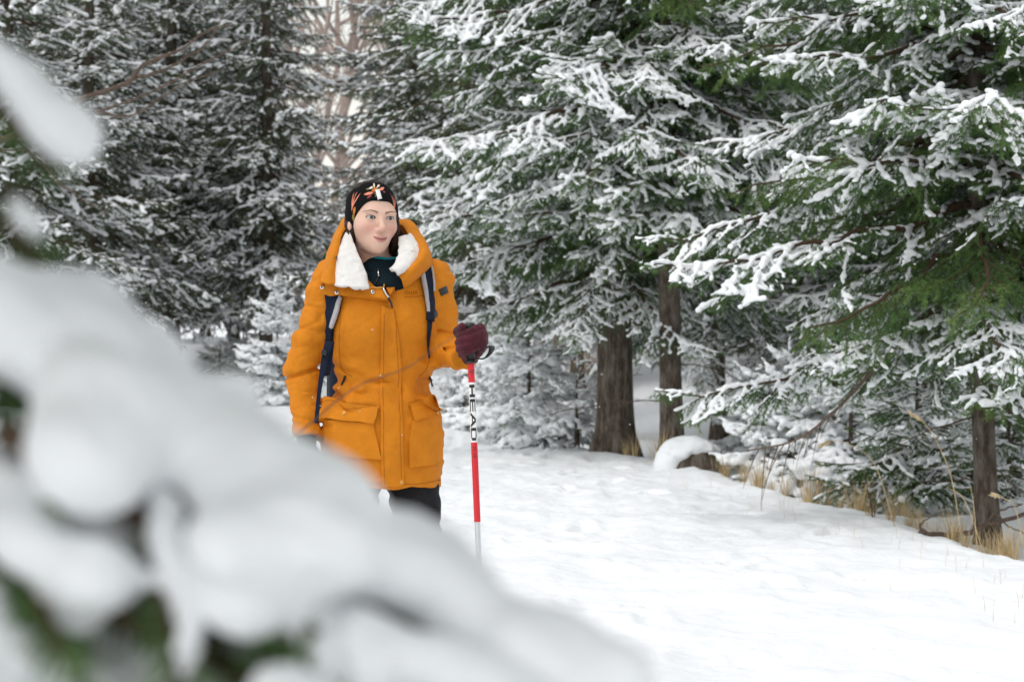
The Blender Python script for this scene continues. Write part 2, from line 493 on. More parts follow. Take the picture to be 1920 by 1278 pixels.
def trunk_mesh(seed, d, H, lean=(0, 0), sides=18, seg=0.18):
    rs = np.random.RandomState(seed)
    n = max(6, int(H / seg)); t = np.linspace(0, 1, n) ; z = t * H
    P = np.stack([lean[0] * z + 0.02 * np.sin(z * 0.9 + seed), lean[1] * z + 0.02 * np.cos(z * 0.7 + seed), z - 0.15 * (t == 0)], 1)
    r = d / 2 * ((1 - t) ** 0.8 * 0.95 + 0.05) * (1 + 0.38 * np.exp(-z / 0.13))
    mb = MB(); mb.tube(P, r, sides)
    V = mb.V[0]; k = n * sides
    a = np.arctan2(V[:k, 1] - np.repeat(P[:, 1], sides), V[:k, 0] - np.repeat(P[:, 0], sides))
    zz = V[:k, 2]
    f = 1 + 0.05 * vnoise(np.cos(a) * 4, np.sin(a) * 4, zz * 2.2, seed) + 0.05 * vnoise(np.cos(a) * 9, np.sin(a) * 9, zz * 6, seed + 1) \
        + 0.16 * np.sin(a * 4 + seed + 1.5 * np.sin(a)) * np.exp(-zz / 0.2)
    Pr = np.repeat(P, sides, 0)
    V[:k] = Pr + (V[:k] - Pr) * f[:, None]
    return mb.mesh('trunk', M['bark']), (lambda zz: np.array([np.interp(zz, z, P[:, 0]), np.interp(zz, z, P[:, 1]), zz]))

def spruce(seed, x, y, H, crown, Lmax, d, label, group=None, store=NEAR, lean=(0, 0), step=0.25, per=5, name='spruce_tree', full_to=5.0,
           low_pitch=-16, young=False, bias=None, top_pitch=18, dead=0):
    rs = np.random.RandomState(seed)
    root = bpy.data.objects.new(name, None); COL.objects.link(root)
    root.location = (x, y, gz1(x, y)); root.empty_display_size = 0.2
    tag(root, label, 'tree', group)
    tm, ax = trunk_mesh(seed, d, H, lean, 18 if store is NEAR else 10)
    link('trunk', tm, root)
    z = crown
    while z < H - 0.12:
        t = (z - crown) / (H - crown)
        Lz = Lmax * ((1 - t) ** 0.85) + 0.10
        if t < 0.06: Lz *= 0.8
        n = per + (rs.rand() < 0.5)
        if z > full_to: n = 4
        a0 = rs.uniform(0, 6.28)
        for k in range(n):
            a = a0 + k * 2 * math.pi / n + rs.normal(0, 0.25)
            L = Lz * rs.uniform(0.72, 1.12)
            key = 'S' if L < 1.05 else ('M' if L < 1.75 else 'L')
            if young: key = 'Y'
            me, sn, L0 = store[key][rs.randint(len(store[key]))]
            p = ax(z + rs.uniform(-0.1, 0.1))
            pitch = math.radians(low_pitch + (top_pitch - low_pitch) * t + rs.normal(0, 5))
            s = L / L0
            o = link('branch', me, root, p, (rs.normal(0, 0.10), -pitch, a), (s, s * rs.uniform(0.9, 1.15), s))
            if sn is not None and rs.rand() < 0.85: link('snow', sn, o)['kind'] = 'stuff'
        z += step * rs.uniform(0.75, 1.25) * (1 if z < full_to else 1.7)
    if young:
        o = link('leader_shoot', store['S'][0][0], root, ax(H - 0.15), (0, -math.pi / 2, 0), 0.32)
    for k in range(dead):
        zz = rs.uniform(0.35, crown + 0.4); a = rs.uniform(0, 6.28); l = rs.uniform(0.25, 0.8)
        mb = MB(); dirv = np.array([math.cos(a), math.sin(a), rs.uniform(-.35, .15)])
        P = ax(zz) + dirv * np.linspace(0, l, 6)[:, None]; P[:, 2] -= 0.12 * np.linspace(0, 1, 6) ** 2 * l; P += rs.normal(0, 0.008, (6, 3))
        mb.tube(P, np.linspace(0.007, 0.002, 6), 4)
        for w in range(3):
            q = P[2 + w]; dv = dirv + rs.normal(0, 0.6, 3)
            mb.tube(np.stack([q, q + dv * 0.09, q + dv * 0.2 + (0, 0, -0.03)]), [0.003, 0.002, 0.001], 3)
        link('dead_twig', mb.mesh('dead_twig', M['deadtwig']), root)
    return root

def gpos(px, Y): return (px - 960) / F_PX * Y, Y
X, Y = gpos(1150, 18.0)
spruce(1, X, Y, 11, 1.75, 2.5, 0.33, 'thick rough-barked spruce trunk under drooping snowy boughs beside the young white spruces', dead=8, full_to=5.2)
X, Y = gpos(1256, 17.0)
spruce(2, X, Y, 10, 2.35, 2.3, 0.20, 'slimmer straight grey-brown spruce trunk standing next to the thick dark trunk', dead=10, full_to=5.2, lean=(-0.004, 0))
X, Y = gpos(1348, 22.5)
spruce(3, X, Y, 10, 1.7, 2.2, 0.17, 'thin reddish spruce trunk rising behind the snow-capped stump', dead=8, full_to=5.6)
X, Y = gpos(1858, 11.8)
spruce(4, X, Y, 9, 1.42, 2.15, 0.145, 'leaning brown spruce trunk at the trail edge with long snowy boughs', dead=8, full_to=4.2, lean=(-0.032, 0.0), step=0.21)
X, Y = gpos(1985, 12.6)
spruce(5, X, Y, 9, 1.8, 2.0, 0.15, 'spruce rising at the edge of the stand past the leaning trunk', full_to=4.4, lean=(-0.03, 0))
GM = 'spruces in the stand behind the right side of the trail'
for k, (px, Yd, H, c, L, d) in enumerate(((875, 25, 11, 1.8, 2.2, .2), (1440, 27, 11, 1.6, 2.3, .2), (1570, 21, 10, 1.3, 2.2, .18), (1660, 27, 11, 1.2, 2.3, .2),
                                          (1745, 18, 9, 1.1, 2.0, .15), (1395, 34, 12, 1.2, 2.4, .22), (1080, 31, 12, 1.8, 2.4, .22), (985, 36, 12, 1.5, 2.4, .22),
                                          (1900, 20, 10, 1.0, 2.2, .18), (1215, 38, 12, 1.2, 2.5, .22), (1520, 40, 13, 1.0, 2.5, .22), (1800, 33, 12, .8, 2.5, .22), (1960, 30, 12, .8, 2.5, .2))):
    X, Y = gpos(px, Yd)
    lab = {875: "spruce whose grey trunk shows between the woman's sleeve and the young spruces", 1745: 'dark green spruce crowding close behind the leaning trunk', 1570: 'snowy spruce filling the space between the thin reddish trunk and the leaning trunk',
           1440: 'spruce standing behind the thin reddish trunk', 1080: 'spruce behind the thick rough-barked trunk', 1900: 'dense spruce behind the spruce at the edge of the stand'}.get(px)
    spruce(20 + k, X, Y, H, c, L, d, lab or 'green snow-dusted spruce deep in the stand behind the front trunks', GM, store=FAR if Yd > 20 else NEAR, full_to=1.25 + 590 * Yd / F_PX + .6, step=0.27)
GL = 'spruces in the dark stand behind the woman'
for k, (px, Yd, H, c, L, d) in enumerate(((20, 27, 11, 1.7, 2.4, .22), (170, 31, 12, 1.9, 2.6, .24), (322, 34, 13, 2.0, 2.7, .27), (255, 42, 13, 1.6, 2.6, .22), (440, 38, 13, 1.9, 2.7, .24),
                                          (500, 33, 12, 2.1, 2.0, .25), (385, 47, 14, 1.8, 2.6, .22), (775, 37, 12, 1.5, 2.4, .22), (835, 44, 13, 1.2, 2.5, .2),
                                          (90, 43, 13, 1.6, 2.6, .22), (-80, 33, 12, 1.6, 2.5, .22), (-260, 37, 12, 1.6, 2.5, .22), (-420, 32, 12, 1.6, 2.5, .22), (-620, 38, 13, 1.6, 2.6, .22), (-330, 48, 13, 1.4, 2.6, .22), (-820, 36, 12, 1.4, 2.6, .22))):
    X, Y = gpos(px, Yd)
    lab = {20: 'tall spruce partly hidden by the blurred hanging foreground bough', 322: 'spruce with the thickest dark trunk in the stand behind the woman', 500: 'spruce beside the gap where bare pinkish trees show',
           775: "snowy spruce rising directly above the woman's headband", 835: 'pale spruce behind the left edge of the big green spruces', 170: 'spruce crossed by the bare sapling twigs'}.get(px)
    spruce(50 + k, X, Y, H, c - 0.55, L, d, lab or 'tall snow-dusted spruce in the dark stand behind the woman', GL, store=FAR, full_to=1.25 + 590 * Yd / F_PX + .6, step=0.27)
# young spruces along the trail
for k, (px, Yd, H, L, lab) in enumerate(((990, 19.3, 1.75, 0.85, 'young spruce loaded with white snow behind the gloved hand'),
                                         (522, 27.5, 1.85, 0.80, 'young snow-white spruce with a bare upright leader behind the orange sleeve'),
                                         (1085, 18.6, 0.75, 0.62, 'low snowy spruce seedling at the foot of the thick trunk'),
                                         (930, 22.5, 1.3, 0.7, 'small snow-covered spruce behind the red trekking pole'),
                                         (868, 24.0, 1.5, 0.7, 'small white spruce tucked behind the left elbow of the coat'),
                                         (410, 32.0, 0.8, 0.7, 'small dark spruce seedling under the far stand'),
                                         (455, 35.0, 1.0, 0.7, 'snowy knee-high spruce seedling deeper under the far stand'),
                                         (1480, 15.8, 1.15, 0.95, 'bushy young spruce with snowy boughs beside the snow-capped stump'),
                                         (1435, 18.5, 1.1, 0.8, 'snowy young spruce behind the snow-capped stump'),
                                         (1600, 15.2, 1.2, 0.9, 'snow-laden young spruce between the stump and the leaning trunk'),
                                         (1720, 13.6, 1.35, 0.8, 'dark drooping young spruce beside the leaning trunk'),
                                         (1890, 14.5, 1.1, 0.8, 'small dark spruce behind the foot of the leaning trunk'))):
    X, Y = gpos(px, Yd)
    dark = k in (5, 10, 11)
    spruce(90 + k, X, Y, H, 0.10, L, 0.05, lab, None, store=NEAR if dark else FAR, young=not dark, step=0.15, per=5, low_pitch=-12, top_pitch=45, name='young_spruce')
# ---------------------------------------------------------------- the woman
PR = Vector((-0.404, 6.2, 0.0))
PYAW = math.radians(15)
PR.z = gz1(PR.x, PR.y)
person = bpy.data.objects.new('person', None); COL.objects.link(person)
person.location = PR; person.rotation_euler = (0, 0, PYAW)
tag(person, 'woman in an ochre orange parka and patterned black headband walking with a pole', 'person')
_inv = (Matrix.Translation(PR) @ Matrix.Rotation(PYAW, 4, 'Z')).inverted()
def L(px, py, Y):
    return np.array(_inv @ at(px, py, Y))
CAML = np.array(_inv @ cam.location)

def ell(X, Y, Z, c, r):
    k = np.sqrt(((X - c[0]) / r[0]) ** 2 + ((Y - c[1]) / r[1]) ** 2 + ((Z - c[2]) / r[2]) ** 2)
    return (k - 1) * min(r)
def el2(X, Y, Z, c, r):
    a, b_, d_ = X - c[0], Y - c[1], Z - c[2]
    k0 = np.sqrt((a / r[0]) ** 2 + (b_ / r[1]) ** 2 + (d_ / r[2]) ** 2)
    k1 = np.sqrt((a / r[0] ** 2) ** 2 + (b_ / r[1] ** 2) ** 2 + (d_ / r[2] ** 2) ** 2) + 1e-9
    return k0 * (k0 - 1) / k1
def cone(X, Y, Z, a, b, ra, rb):
    a = np.asarray(a, float); b = np.asarray(b, float); d = b - a; l2 = d @ d
    t = np.clip(((X - a[0]) * d[0] + (Y - a[1]) * d[1] + (Z - a[2]) * d[2]) / l2, 0, 1)
    return np.sqrt((X - a[0] - t * d[0]) ** 2 + (Y - a[1] - t * d[1]) ** 2 + (Z - a[2] - t * d[2]) ** 2) - (ra + (rb - ra) * t)
def grid(xs, ys, zs):
    return np.meshgrid(np.asarray(xs, np.float32), np.asarray(ys, np.float32), np.asarray(zs, np.float32), indexing='ij')
def ridge(n): return 1 - np.abs(n) * 2

# ---- pose (body frame, feet at the origin, facing -y)
SHL, SHR = np.array([-0.163, 0.0, 1.375]), np.array([0.165, 0.01, 1.375])
ELL_, WRL = np.array([-0.244, 0.045, 1.09]), np.array([-0.243, -0.025, 0.90])
ELR, WRR = L(835, 658, 6.19), L(869, 667, 5.99)
HANDR = L(881, 640, 5.93)

# ---- materials of the clothes
def fabric(name, col, rough=0.8, weave=900, bd=0.0006, var=0.10, sheen=0.0, foldamp=0.0):
    m, nt, b = material(name, rough, 0.2)
    lo = tuple(c * (1 - var) for c in col); hi = tuple(min(1, c * (1 + var)) for c in col)
    nz, cr = ramp_noise(nt, 26, [(0.3, lo), (0.7, hi)], 6)
    nt.links.new(cr.outputs[0], b.inputs['Base Color'])
    n2, _c = ramp_noise(nt, weave, [(0, (0, 0, 0)), (1, (1, 1, 1))], 2)
    bp = bump(nt, b, n2.outputs['Fac'], bd)
    if foldamp:
        n3, _c = ramp_noise(nt, 13, [(0, (0, 0, 0)), (1, (1, 1, 1))], 4, rough=0.5, dist=0.6)
        b2 = nt.nodes.new('ShaderNodeBump'); b2.inputs['Distance'].default_value = foldamp
        nt.links.new(n3.outputs['Fac'], b2.inputs['Height']); nt.links.new(b2.outputs[0], bp.inputs['Normal'])
    if sheen: b.inputs['Sheen Weight'].default_value = sheen
    return m
ORANGE = (0.59, 0.195, 0.008)
M['parka'] = fabric('parka', ORANGE, 0.72, 700, 0.0008, 0.09, foldamp=0.011)
M['thread'] = simple('thread', (0.40, 0.12, 0.006), 0.8)
M['sherpa'] = fabric('sherpa', (0.80, 0.775, 0.74), 0.95, 260, 0.004, 0.04)
M['teal'] = fabric('teal', (0.002, 0.012, 0.018), 0.8, 300, 0.001, 0.15)
M['tealrim'] = fabric('tealrim', (0.012, 0.24, 0.30), 0.7, 300, 0.001, 0.1)
M['trouser'] = fabric('trouser', (0.012, 0.012, 0.014), 0.75, 500, 0.001, 0.2, foldamp=0.012)
M['navy'] = fabric('navy', (0.006, 0.011, 0.028), 0.7, 260, 0.0015, 0.2)
M['greyedge'] = fabric('greyedge', (0.42, 0.41, 0.42), 0.85, 400, 0.0015, 0.15)
M['burgundy'] = fabric('burgundy', (0.075, 0.012, 0.020), 0.95, 420, 0.003, 0.35, sheen=0.12)
M['blackglove'] = fabric('blackglove', (0.015, 0.015, 0.017), 0.9, 300, 0.002, 0.2)
M['boot'] = fabric('boot', (0.03, 0.025, 0.022), 0.6, 60, 0.001, 0.2)
M['black'] = simple('black_plastic', (0.012, 0.012, 0.013), 0.35, 0.5, 0.1)
M['metal'] = simple('metal', (0.72, 0.70, 0.66), 0.28, 0.5, 0.05, metallic=1.0)
M['brass'] = simple('brass', (0.62, 0.30, 0.05), 0.45, 0.5, 0.05)
M['hair'] = fabric('hair', (0.028, 0.016, 0.010), 0.5, 220, 0.002, 0.4)
def tinted(name, rough, spec, sss=0.0, bd=0.0, sc=300):
    m, nt, b = material(name, rough, spec)
    vc = nt.nodes.new('ShaderNodeVertexColor'); vc.layer_name = 'tint'
    nt.links.new(vc.outputs[0], b.inputs['Base Color'])
    if sss:
        b.inputs['Subsurface Weight'].default_value = sss
        b.inputs['Subsurface Radius'].default_value = (0.012, 0.005, 0.003)
        b.inputs['Subsurface Scale'].default_value = 0.5
    if bd:
        n2, _c = ramp_noise(nt, sc, [(0, (0, 0, 0)), (1, (1, 1, 1))], 4)
        bump(nt, b, n2.outputs['Fac'], bd)
    return m
M['skin'] = tinted('skin', 0.5, 0.35, 0.25, 0.0004, 500)
M['eye'] = tinted('eye', 0.08, 0.5)
M['knit'] = tinted('knit', 0.9, 0.1, 0, 0.0012, 420)

# ---- body: one skin from head to feet (only face and neck show)
HYAW = math.radians(22) - PYAW
HC = L(698, 411, 6.16)                       # skull centre at eye level
_hr = np.array(Matrix.Rotation(HYAW, 3, 'Z') @ Matrix.Rotation(math.radians(2.5), 3, 'Y'))
def to_head(X, Y, Z):
    dx, dy, dz = X - HC[0], Y - HC[1], Z - HC[2]
    R = _hr
    return (R[0,0]*dx + R[1,0]*dy + R[2,0]*dz, R[0,1]*dx + R[1,1]*dy + R[2,1]*dz, R[0,2]*dx + R[1,2]*dy + R[2,2]*dz)
def from_head(P):
    return np.asarray(P) @ _hr.T + HC
EYES = ((-0.0305, -0.0735, 0.0), (0.0305, -0.0735, 0.0))
def almond(x, z, ex):
    """>0 inside the eye opening; ex = eye centre x"""
    s = 1 if ex > 0 else -1
    u = (x - ex) * s                          # + is outward
    tilt = 0.07 * u
    q = 1 - (u / 0.0140) ** 2
    up = 0.0056 * np.sign(q) * np.abs(q) ** 0.75 + tilt
    dn = -0.0044 * np.sign(q) * np.abs(q) ** 0.9 + tilt
    return np.minimum(up - z, z - dn)
def slim(x, z): return x * (1 + 0.11 * smoothstep(0.0, -0.085, z))
def head_sdf(x, y, z):
    x = slim(x, z); ax = np.abs(x)
    d = ell(x, y, z, (0, 0.014, 0.026), (0.0735, 0.091, 0.084))
    d = smin(d, ell(x, y, z, (0, -0.030, -0.018), (0.0585, 0.057, 0.072)), 0.03)
    d = smin(d, ell(ax, y, z, (0.030, -0.006, -0.058), (0.021, 0.042, 0.030)), 0.03)
    d = smin(d, ell(x, y, z, (0, -0.054, -0.087), (0.025, 0.030, 0.022)), 0.032)
    d = smin(d, ell(x, y, z, (0, -0.074, -0.094), (0.013, 0.012, 0.011)), 0.016)
    d = smin(d, ell(ax, y, z, (0.038, -0.056, -0.028), (0.020, 0.022, 0.018)), 0.026)
    d = smin(d, ell(x, y, z, (0, -0.068, -0.062), (0.030, 0.024, 0.026)), 0.022)
    d = smin(d, el2(ax, y, z, (0.026, -0.0815, 0.0165), (0.026, 0.009, 0.0075)), 0.014)
    d = smax(d, -el2(ax, y, z, (0.031, -0.100, -0.001), (0.019, 0.0155, 0.0125)), 0.012)
    d = smin(d, cone(x, y, z, (0, -0.084, 0.008), (0, -0.1055, -0.031), 0.0065, 0.0088), 0.013)
    d = smin(d, el2(x, y, z, (0, -0.1075, -0.0345), (0.0105, 0.0105, 0.0092)), 0.008)
    d = smin(d, el2(ax, y, z, (0.0120, -0.0955, -0.0385), (0.0075, 0.0095, 0.0068)), 0.007)
    d = smax(d, -el2(ax, y, z, (0.0062, -0.1035, -0.0455), (0.0036, 0.0048, 0.0030)), 0.003)
    zz = z - 12 * x * x; yy = y - 11.0 * x * x
    d = smin(d, el2(x, yy, zz, (0, -0.0905, -0.0612), (0.0235, 0.0085, 0.0052)), 0.006)
    d = smin(d, el2(x, yy, zz, (0, -0.0895, -0.0712), (0.0190, 0.0085, 0.0056)), 0.006)
    d = smax(d, -el2(x, yy, zz, (0, -0.0990, -0.0655), (0.0235, 0.0085, 0.0008)), 0.0025)
    d = smin(d, ell(ax, y, z, (0.0715, 0.008, -0.026), (0.006, 0.012, 0.016)), 0.006)
    for e in EYES:
        ball = np.sqrt((x - e[0]) ** 2 + (y - e[1]) ** 2 + (z - e[2]) ** 2)
        d = smin(d, ball - 0.0145, 0.005)
        cut = np.maximum(-almond(x, z, e[0]), y + 0.066)
        cut = np.maximum(cut, ball - 0.022)
        d = smax(d, -cut, 0.0012)
    return d
def body_sdf(X, Y, Z):
    hx, hy, hz = to_head(X, Y, Z)
    d = np.full(X.shape, 0.3, np.float32)
    m = Z > 1.33
    d[m] = head_sdf(hx[m], hy[m], hz[m])
    neck = cone(X, Y, Z, HC + (0.004, 0.025, -0.075), (0, 0.03, 1.33), 0.050, 0.058)
    d = smin(d, neck, 0.022)
    az = np.interp(Z, [0.80, 0.9, 1.05, 1.2, 1.34, 1.40, 1.43], [.15, .165, .125, .130, .115, .062, .05])
    bz = np.interp(Z, [0.80, 0.9, 1.05, 1.2, 1.34, 1.40, 1.43], [.10, .110, .090, .105, .09, .065, .05])
    t = np.maximum((np.sqrt((X / az) ** 2 + ((Y - 0.01) / bz) ** 2) - 1) * bz, np.maximum(0.80 - Z, Z - 1.43))
    d = smin(d, t, 0.04)
    for a, e, w in ((SHL, ELL_, WRL), (SHR, ELR, WRR)):
        d = smin(d, cone(X, Y, Z, a, e, 0.044, 0.036), 0.03)
        d = smin(d, cone(X, Y, Z, e, e + (w - e) * 0.8, 0.036, 0.024), 0.02)
    for hip, kn, an in LEGS:
        d = smin(d, cone(X, Y, Z, hip, kn, 0.078, 0.050), 0.03)
        d = smin(d, cone(X, Y, Z, kn, an, 0.050, 0.034), 0.02)
        d = smin(d, cone(X, Y, Z, an, an + (0, -0.05, -0.045), 0.030, 0.020), 0.02)
    return d
LEGS = ((np.array([-0.088, 0, 0.86]), np.array([-0.098, 0.0, 0.47]), np.array([-0.10, 0.13, 0.13])),
        (np.array([0.092, 0, 0.86]), np.array([0.104, -0.065, 0.47]), np.array([0.095, -0.01, 0.10])))
def nonuni(lo, a, b, hi, fine, coarse):
    return np.concatenate([np.arange(lo, a, coarse), np.arange(a, b, fine), np.arange(b, hi + coarse, coarse)])
bxs = nonuni(-0.32, HC[0] - 0.085, HC[0] + 0.09, 0.42, 0.0018, 0.016)
bys = nonuni(-0.34, HC[1] - 0.125, HC[1] + 0.02, 0.30, 0.0018, 0.014)
bzs = nonuni(0.02, HC[2] - 0.125, HC[2] + 0.065, HC[2] + 0.14, 0.0018, 0.014)
BX, BY, BZ = grid(bxs, bys, bzs)
BF = body_sdf(BX, BY, BZ)
V, Q = surface_nets(BF, bxs, bys, bzs)
del BX, BY, BZ, BF
hx, hy, hz = to_head(V[:, 0], V[:, 1], V[:, 2])
col = np.tile(np.array([0.68, 0.445, 0.345]), (len(V), 1))
def mixc(w, c):
    global col
    w = np.clip(w, 0, 1)[:, None]; col = col * (1 - w) + np.array(c) * w
hx = slim(hx, hz); ahx = np.abs(hx); front = hy < -0.03
mixc(front * 0.6 * np.exp(-(((ahx - 0.040) / 0.020) ** 2 + ((hz + 0.034) / 0.019) ** 2)), (0.60, 0.25, 0.20))
mixc(front * 0.50 * np.exp(-((hx / 0.013) ** 2 + ((hz + 0.036) / 0.010) ** 2)), (0.60, 0.26, 0.21))
mixc(front * 0.25 * np.exp(-((hx / 0.018) ** 2 + ((hz + 0.096) / 0.012) ** 2)), (0.60, 0.30, 0.25))
mixc(front * 0.25 * np.exp(-(((ahx - 0.030) / 0.016) ** 2 + ((hz + 0.013) / 0.006) ** 2)), (0.45, 0.26, 0.22))
zz = hz - 12 * hx * hx; yy = hy - 11.0 * hx * hx
lipw = 0.0225 * np.ones_like(hx)
lu = (1 - (hx / 0.0245) ** 2); upb = -0.0655 + 0.0072 * np.clip(lu, 0, 1) ** 0.6 - 0.0012 * np.exp(-(hx / 0.004) ** 2)
lob = -0.0655 - 0.0088 * np.clip(lu, 0, 1) ** 0.6
lip = smoothstep(-0.0012, 0.0008, np.minimum(upb - zz, zz - lob)) * (lu > 0) * (hy < -0.06)
mixc(lip * 0.85, (0.46, 0.165, 0.155))
mixc((np.abs(zz + 0.0655) < 0.0010) * (ahx < 0.0235) * (hy < -0.06) * 0.8, (0.16, 0.045, 0.042))
# brows
for s in (-1, 1):
    u = (hx * s - 0.012) / 0.040
    bz_ = 0.0150 + 0.0075 * np.sin(np.clip(u, 0, 1) * 2.3) - 0.0035 * np.clip(u, 0, 1) ** 2
    th = 0.0029 * (1 - 0.65 * np.clip(u, 0, 1)) * (u > 0) * (u < 1)
    w = smoothstep(-0.0008, 0.0008, th - np.abs(hz - bz_)) * (u > 0) * (u < 1) * front
    mixc(w * 0.88, (0.085, 0.048, 0.032))
for e in EYES:
    a = almond(hx, hz, e[0]); up = hz > e[2] + 0.05 * (hx - e[0])
    mixc((np.abs(a) < 0.0021) * up * (hy < -0.06) * (np.abs(hx - e[0]) < 0.017) * 0.9, (0.03, 0.018, 0.014))
    mixc((np.abs(a) < 0.0012) * (~up) * (hy < -0.06) * (np.abs(hx - e[0]) < 0.014) * 0.6, (0.14, 0.06, 0.05))
link('body', mesh_np('body', V, [Q], M['skin'], colors=col), person)
# eyeballs
def ball_mesh(name, r, nu, nv, mat, colf=None):
    th = np.linspace(0, np.pi, nv); ph = np.arange(nu) / nu * 2 * np.pi
    T, Pp = np.meshgrid(th, ph, indexing='ij')
    V = np.stack([r * np.sin(T) * np.cos(Pp), r * np.sin(T) * np.sin(Pp), r * np.cos(T)], -1).reshape(-1, 3)
    i = np.arange(nv - 1)[:, None] * nu; j = np.arange(nu)[None]; j2 = (j + 1) % nu
    q = np.stack([i + j, i + nu + j, i + nu + j2, i + j2], -1).reshape(-1, 4)
    return mesh_np(name, V, [q], mat, colors=None if colf is None else colf(T.ravel()))
def eyecol(T):
    a = T * 0.0126
    c = np.tile(np.array([0.56, 0.53, 0.52]), (len(T), 1))
    c[a < 0.0066] = (0.05, 0.055, 0.055); c[a < 0.0060] = (0.12, 0.15, 0.16); c[a < 0.0040] = (0.16, 0.18, 0.16); c[a < 0.0027] = (0.004, 0.004, 0.004)
    return c
eme = ball_mesh('eye', 0.0126, 28, 60, M['eye'], eyecol)
gaze = Vector(_hr @ np.array([0.05, -1, 0.03]))
for e in EYES:
    link('eye', eme, person, from_head(e), gaze.to_track_quat('Z', 'Y').to_euler())

# ---- hair
hxs, hys, hzs = np.arange(-0.10, 0.105, 0.004), np.arange(-0.11, 0.13, 0.004), np.arange(-0.13, 0.14, 0.004)
X, Y, Z = grid(hxs, hys, hzs)
F = ell(X, Y, Z, (0, 0.018, 0.030), (0.0775, 0.094, 0.0915))
F = smin(F, ell(X, Y, Z, (0, 0.055, -0.04), (0.066, 0.055, 0.07)), 0.03)
F = smin(F, ell(X, Y, Z, (0.071, 0.004, -0.045), (0.019, 0.036, 0.060)), 0.02)
F = smin(F, ell(X, Y, Z, (-0.066, 0.02, -0.075), (0.012, 0.03, 0.04)), 0.02)
F = np.maximum(F, -(Y + 0.045 + 0.0 * Z) * 0.9 + np.where(Z > 0.07, -1, 0) * 0.2)
a = np.arctan2(X, Y - 0.02)
F = F + 0.0018 * np.sin(a * 46 + 5 * np.sin(Z * 60)) + 0.002 * vnoise(X * 60, Y * 60, Z * 14, 4)
V, Q = surface_nets(F, hxs, hys, hzs)
hair = link('hair', mesh_np('hair', from_head(V), [Q], M['hair']), person)
mb = MB(); rs = np.random.RandomState(8)
for k in range(46):
    o = rs.normal(0, 0.0035, 3)
    P = spline(np.array([(0.066, -0.010, 0.010), (0.078, -0.012, -0.020), (0.088 + rs.normal(0, .004), -0.014, -0.045), (0.090 + rs.normal(0, .006), -0.018, -0.068 + rs.normal(0, .006)),
                         (0.074 + rs.normal(0, .006), -0.020, -0.082 + rs.normal(0, .006))]) + o, 14)
    mb.tube(from_head(P), np.linspace(0.0012, 0.0005, 14), 3, cap=False)
for k in range(40):
    P = spline(np.array([(0.060, 0.0, -0.03), (0.068 + rs.normal(0, .005), -0.008, -0.07), (0.060 + rs.normal(0, .008), -0.006, -0.105 + rs.normal(0, .008))]) + rs.normal(0, .004, 3), 10)
    mb.tube(from_head(P), np.linspace(0.0012, 0.0005, 10), 3, cap=False)
link('hair_strand', mb.mesh('hair_strand', M['hair']), person)['kind'] = 'stuff'

# ---- knitted headband with printed leaves
nph, nzh = 260, 70
ph = np.linspace(-np.pi, np.pi, nph); tv = np.linspace(0, 1, nzh)
PH, TV = np.meshgrid(ph, tv, indexing='ij')           # ph 0 = forehead
fr = np.cos(PH)
zb = 0.052 * smoothstep(0.22, 0.97, fr) - 0.037 * (1 - smoothstep(0.22, 0.97, fr))
zt = 0.1115 * smoothstep(-0.6, 0.7, fr) + 0.075 * (1 - smoothstep(-0.6, 0.7, fr))
ZH = zb + (zt - zb) * TV
k = np.sqrt(np.clip(1 - ((ZH - 0.028) / 0.0945) ** 2, 0.02, 1))
edge = 0.0045 * np.minimum(1, np.minimum(TV, 1 - TV) / 0.06) ** 0.5
w = 0.003 * vnoise(np.sin(PH) * 3, np.cos(PH) * 3, ZH * 30, 3)
rx, ry = (0.0755 + edge + w) * k, (0.0935 + edge + w) * k
V = np.stack([rx * np.sin(PH), 0.014 - ry * np.cos(PH), ZH], -1).reshape(-1, 3)
i = (np.arange(nph - 1)[:, None] * nzh + np.arange(nzh - 1)[None]).ravel()
q = np.stack([i, i + nzh, i + nzh + 1, i + 1], 1)
U, W = (PH * 0.085).ravel(), ZH.ravel()
kc = np.tile(np.array([0.006, 0.006, 0.007]), (len(U), 1))
def motif(u0, z0, lu, lz, ang, c, shape='leaf'):
    du, dz = U - u0, W - z0; a = math.radians(ang)
    p, s = du * math.cos(a) + dz * math.sin(a), -du * math.sin(a) + dz * math.cos(a)
    if shape == 'leaf': m_ = (np.abs(p) < lu) & (np.abs(s) < lz * (1 - (p / lu) ** 2))
    elif shape == 'drop': m_ = (np.abs(p) < lu) & (np.abs(s) < lz * np.sqrt(np.clip(1 - (p / lu) ** 2, 0, 1)) * (0.65 + 0.35 * p / lu))
    else:
        r = np.sqrt(p * p + s * s); m_ = r < lu * (0.62 + 0.38 * np.cos(5 * np.arctan2(s, p)))
    kc[m_] = c
PINK, CREAM, TERRA, OLIVE, ROSE = (0.75, 0.26, 0.17), (0.70, 0.60, 0.48), (0.52, 0.17, 0.035), (0.27, 0.19, 0.045), (0.35, 0.07, 0.07)
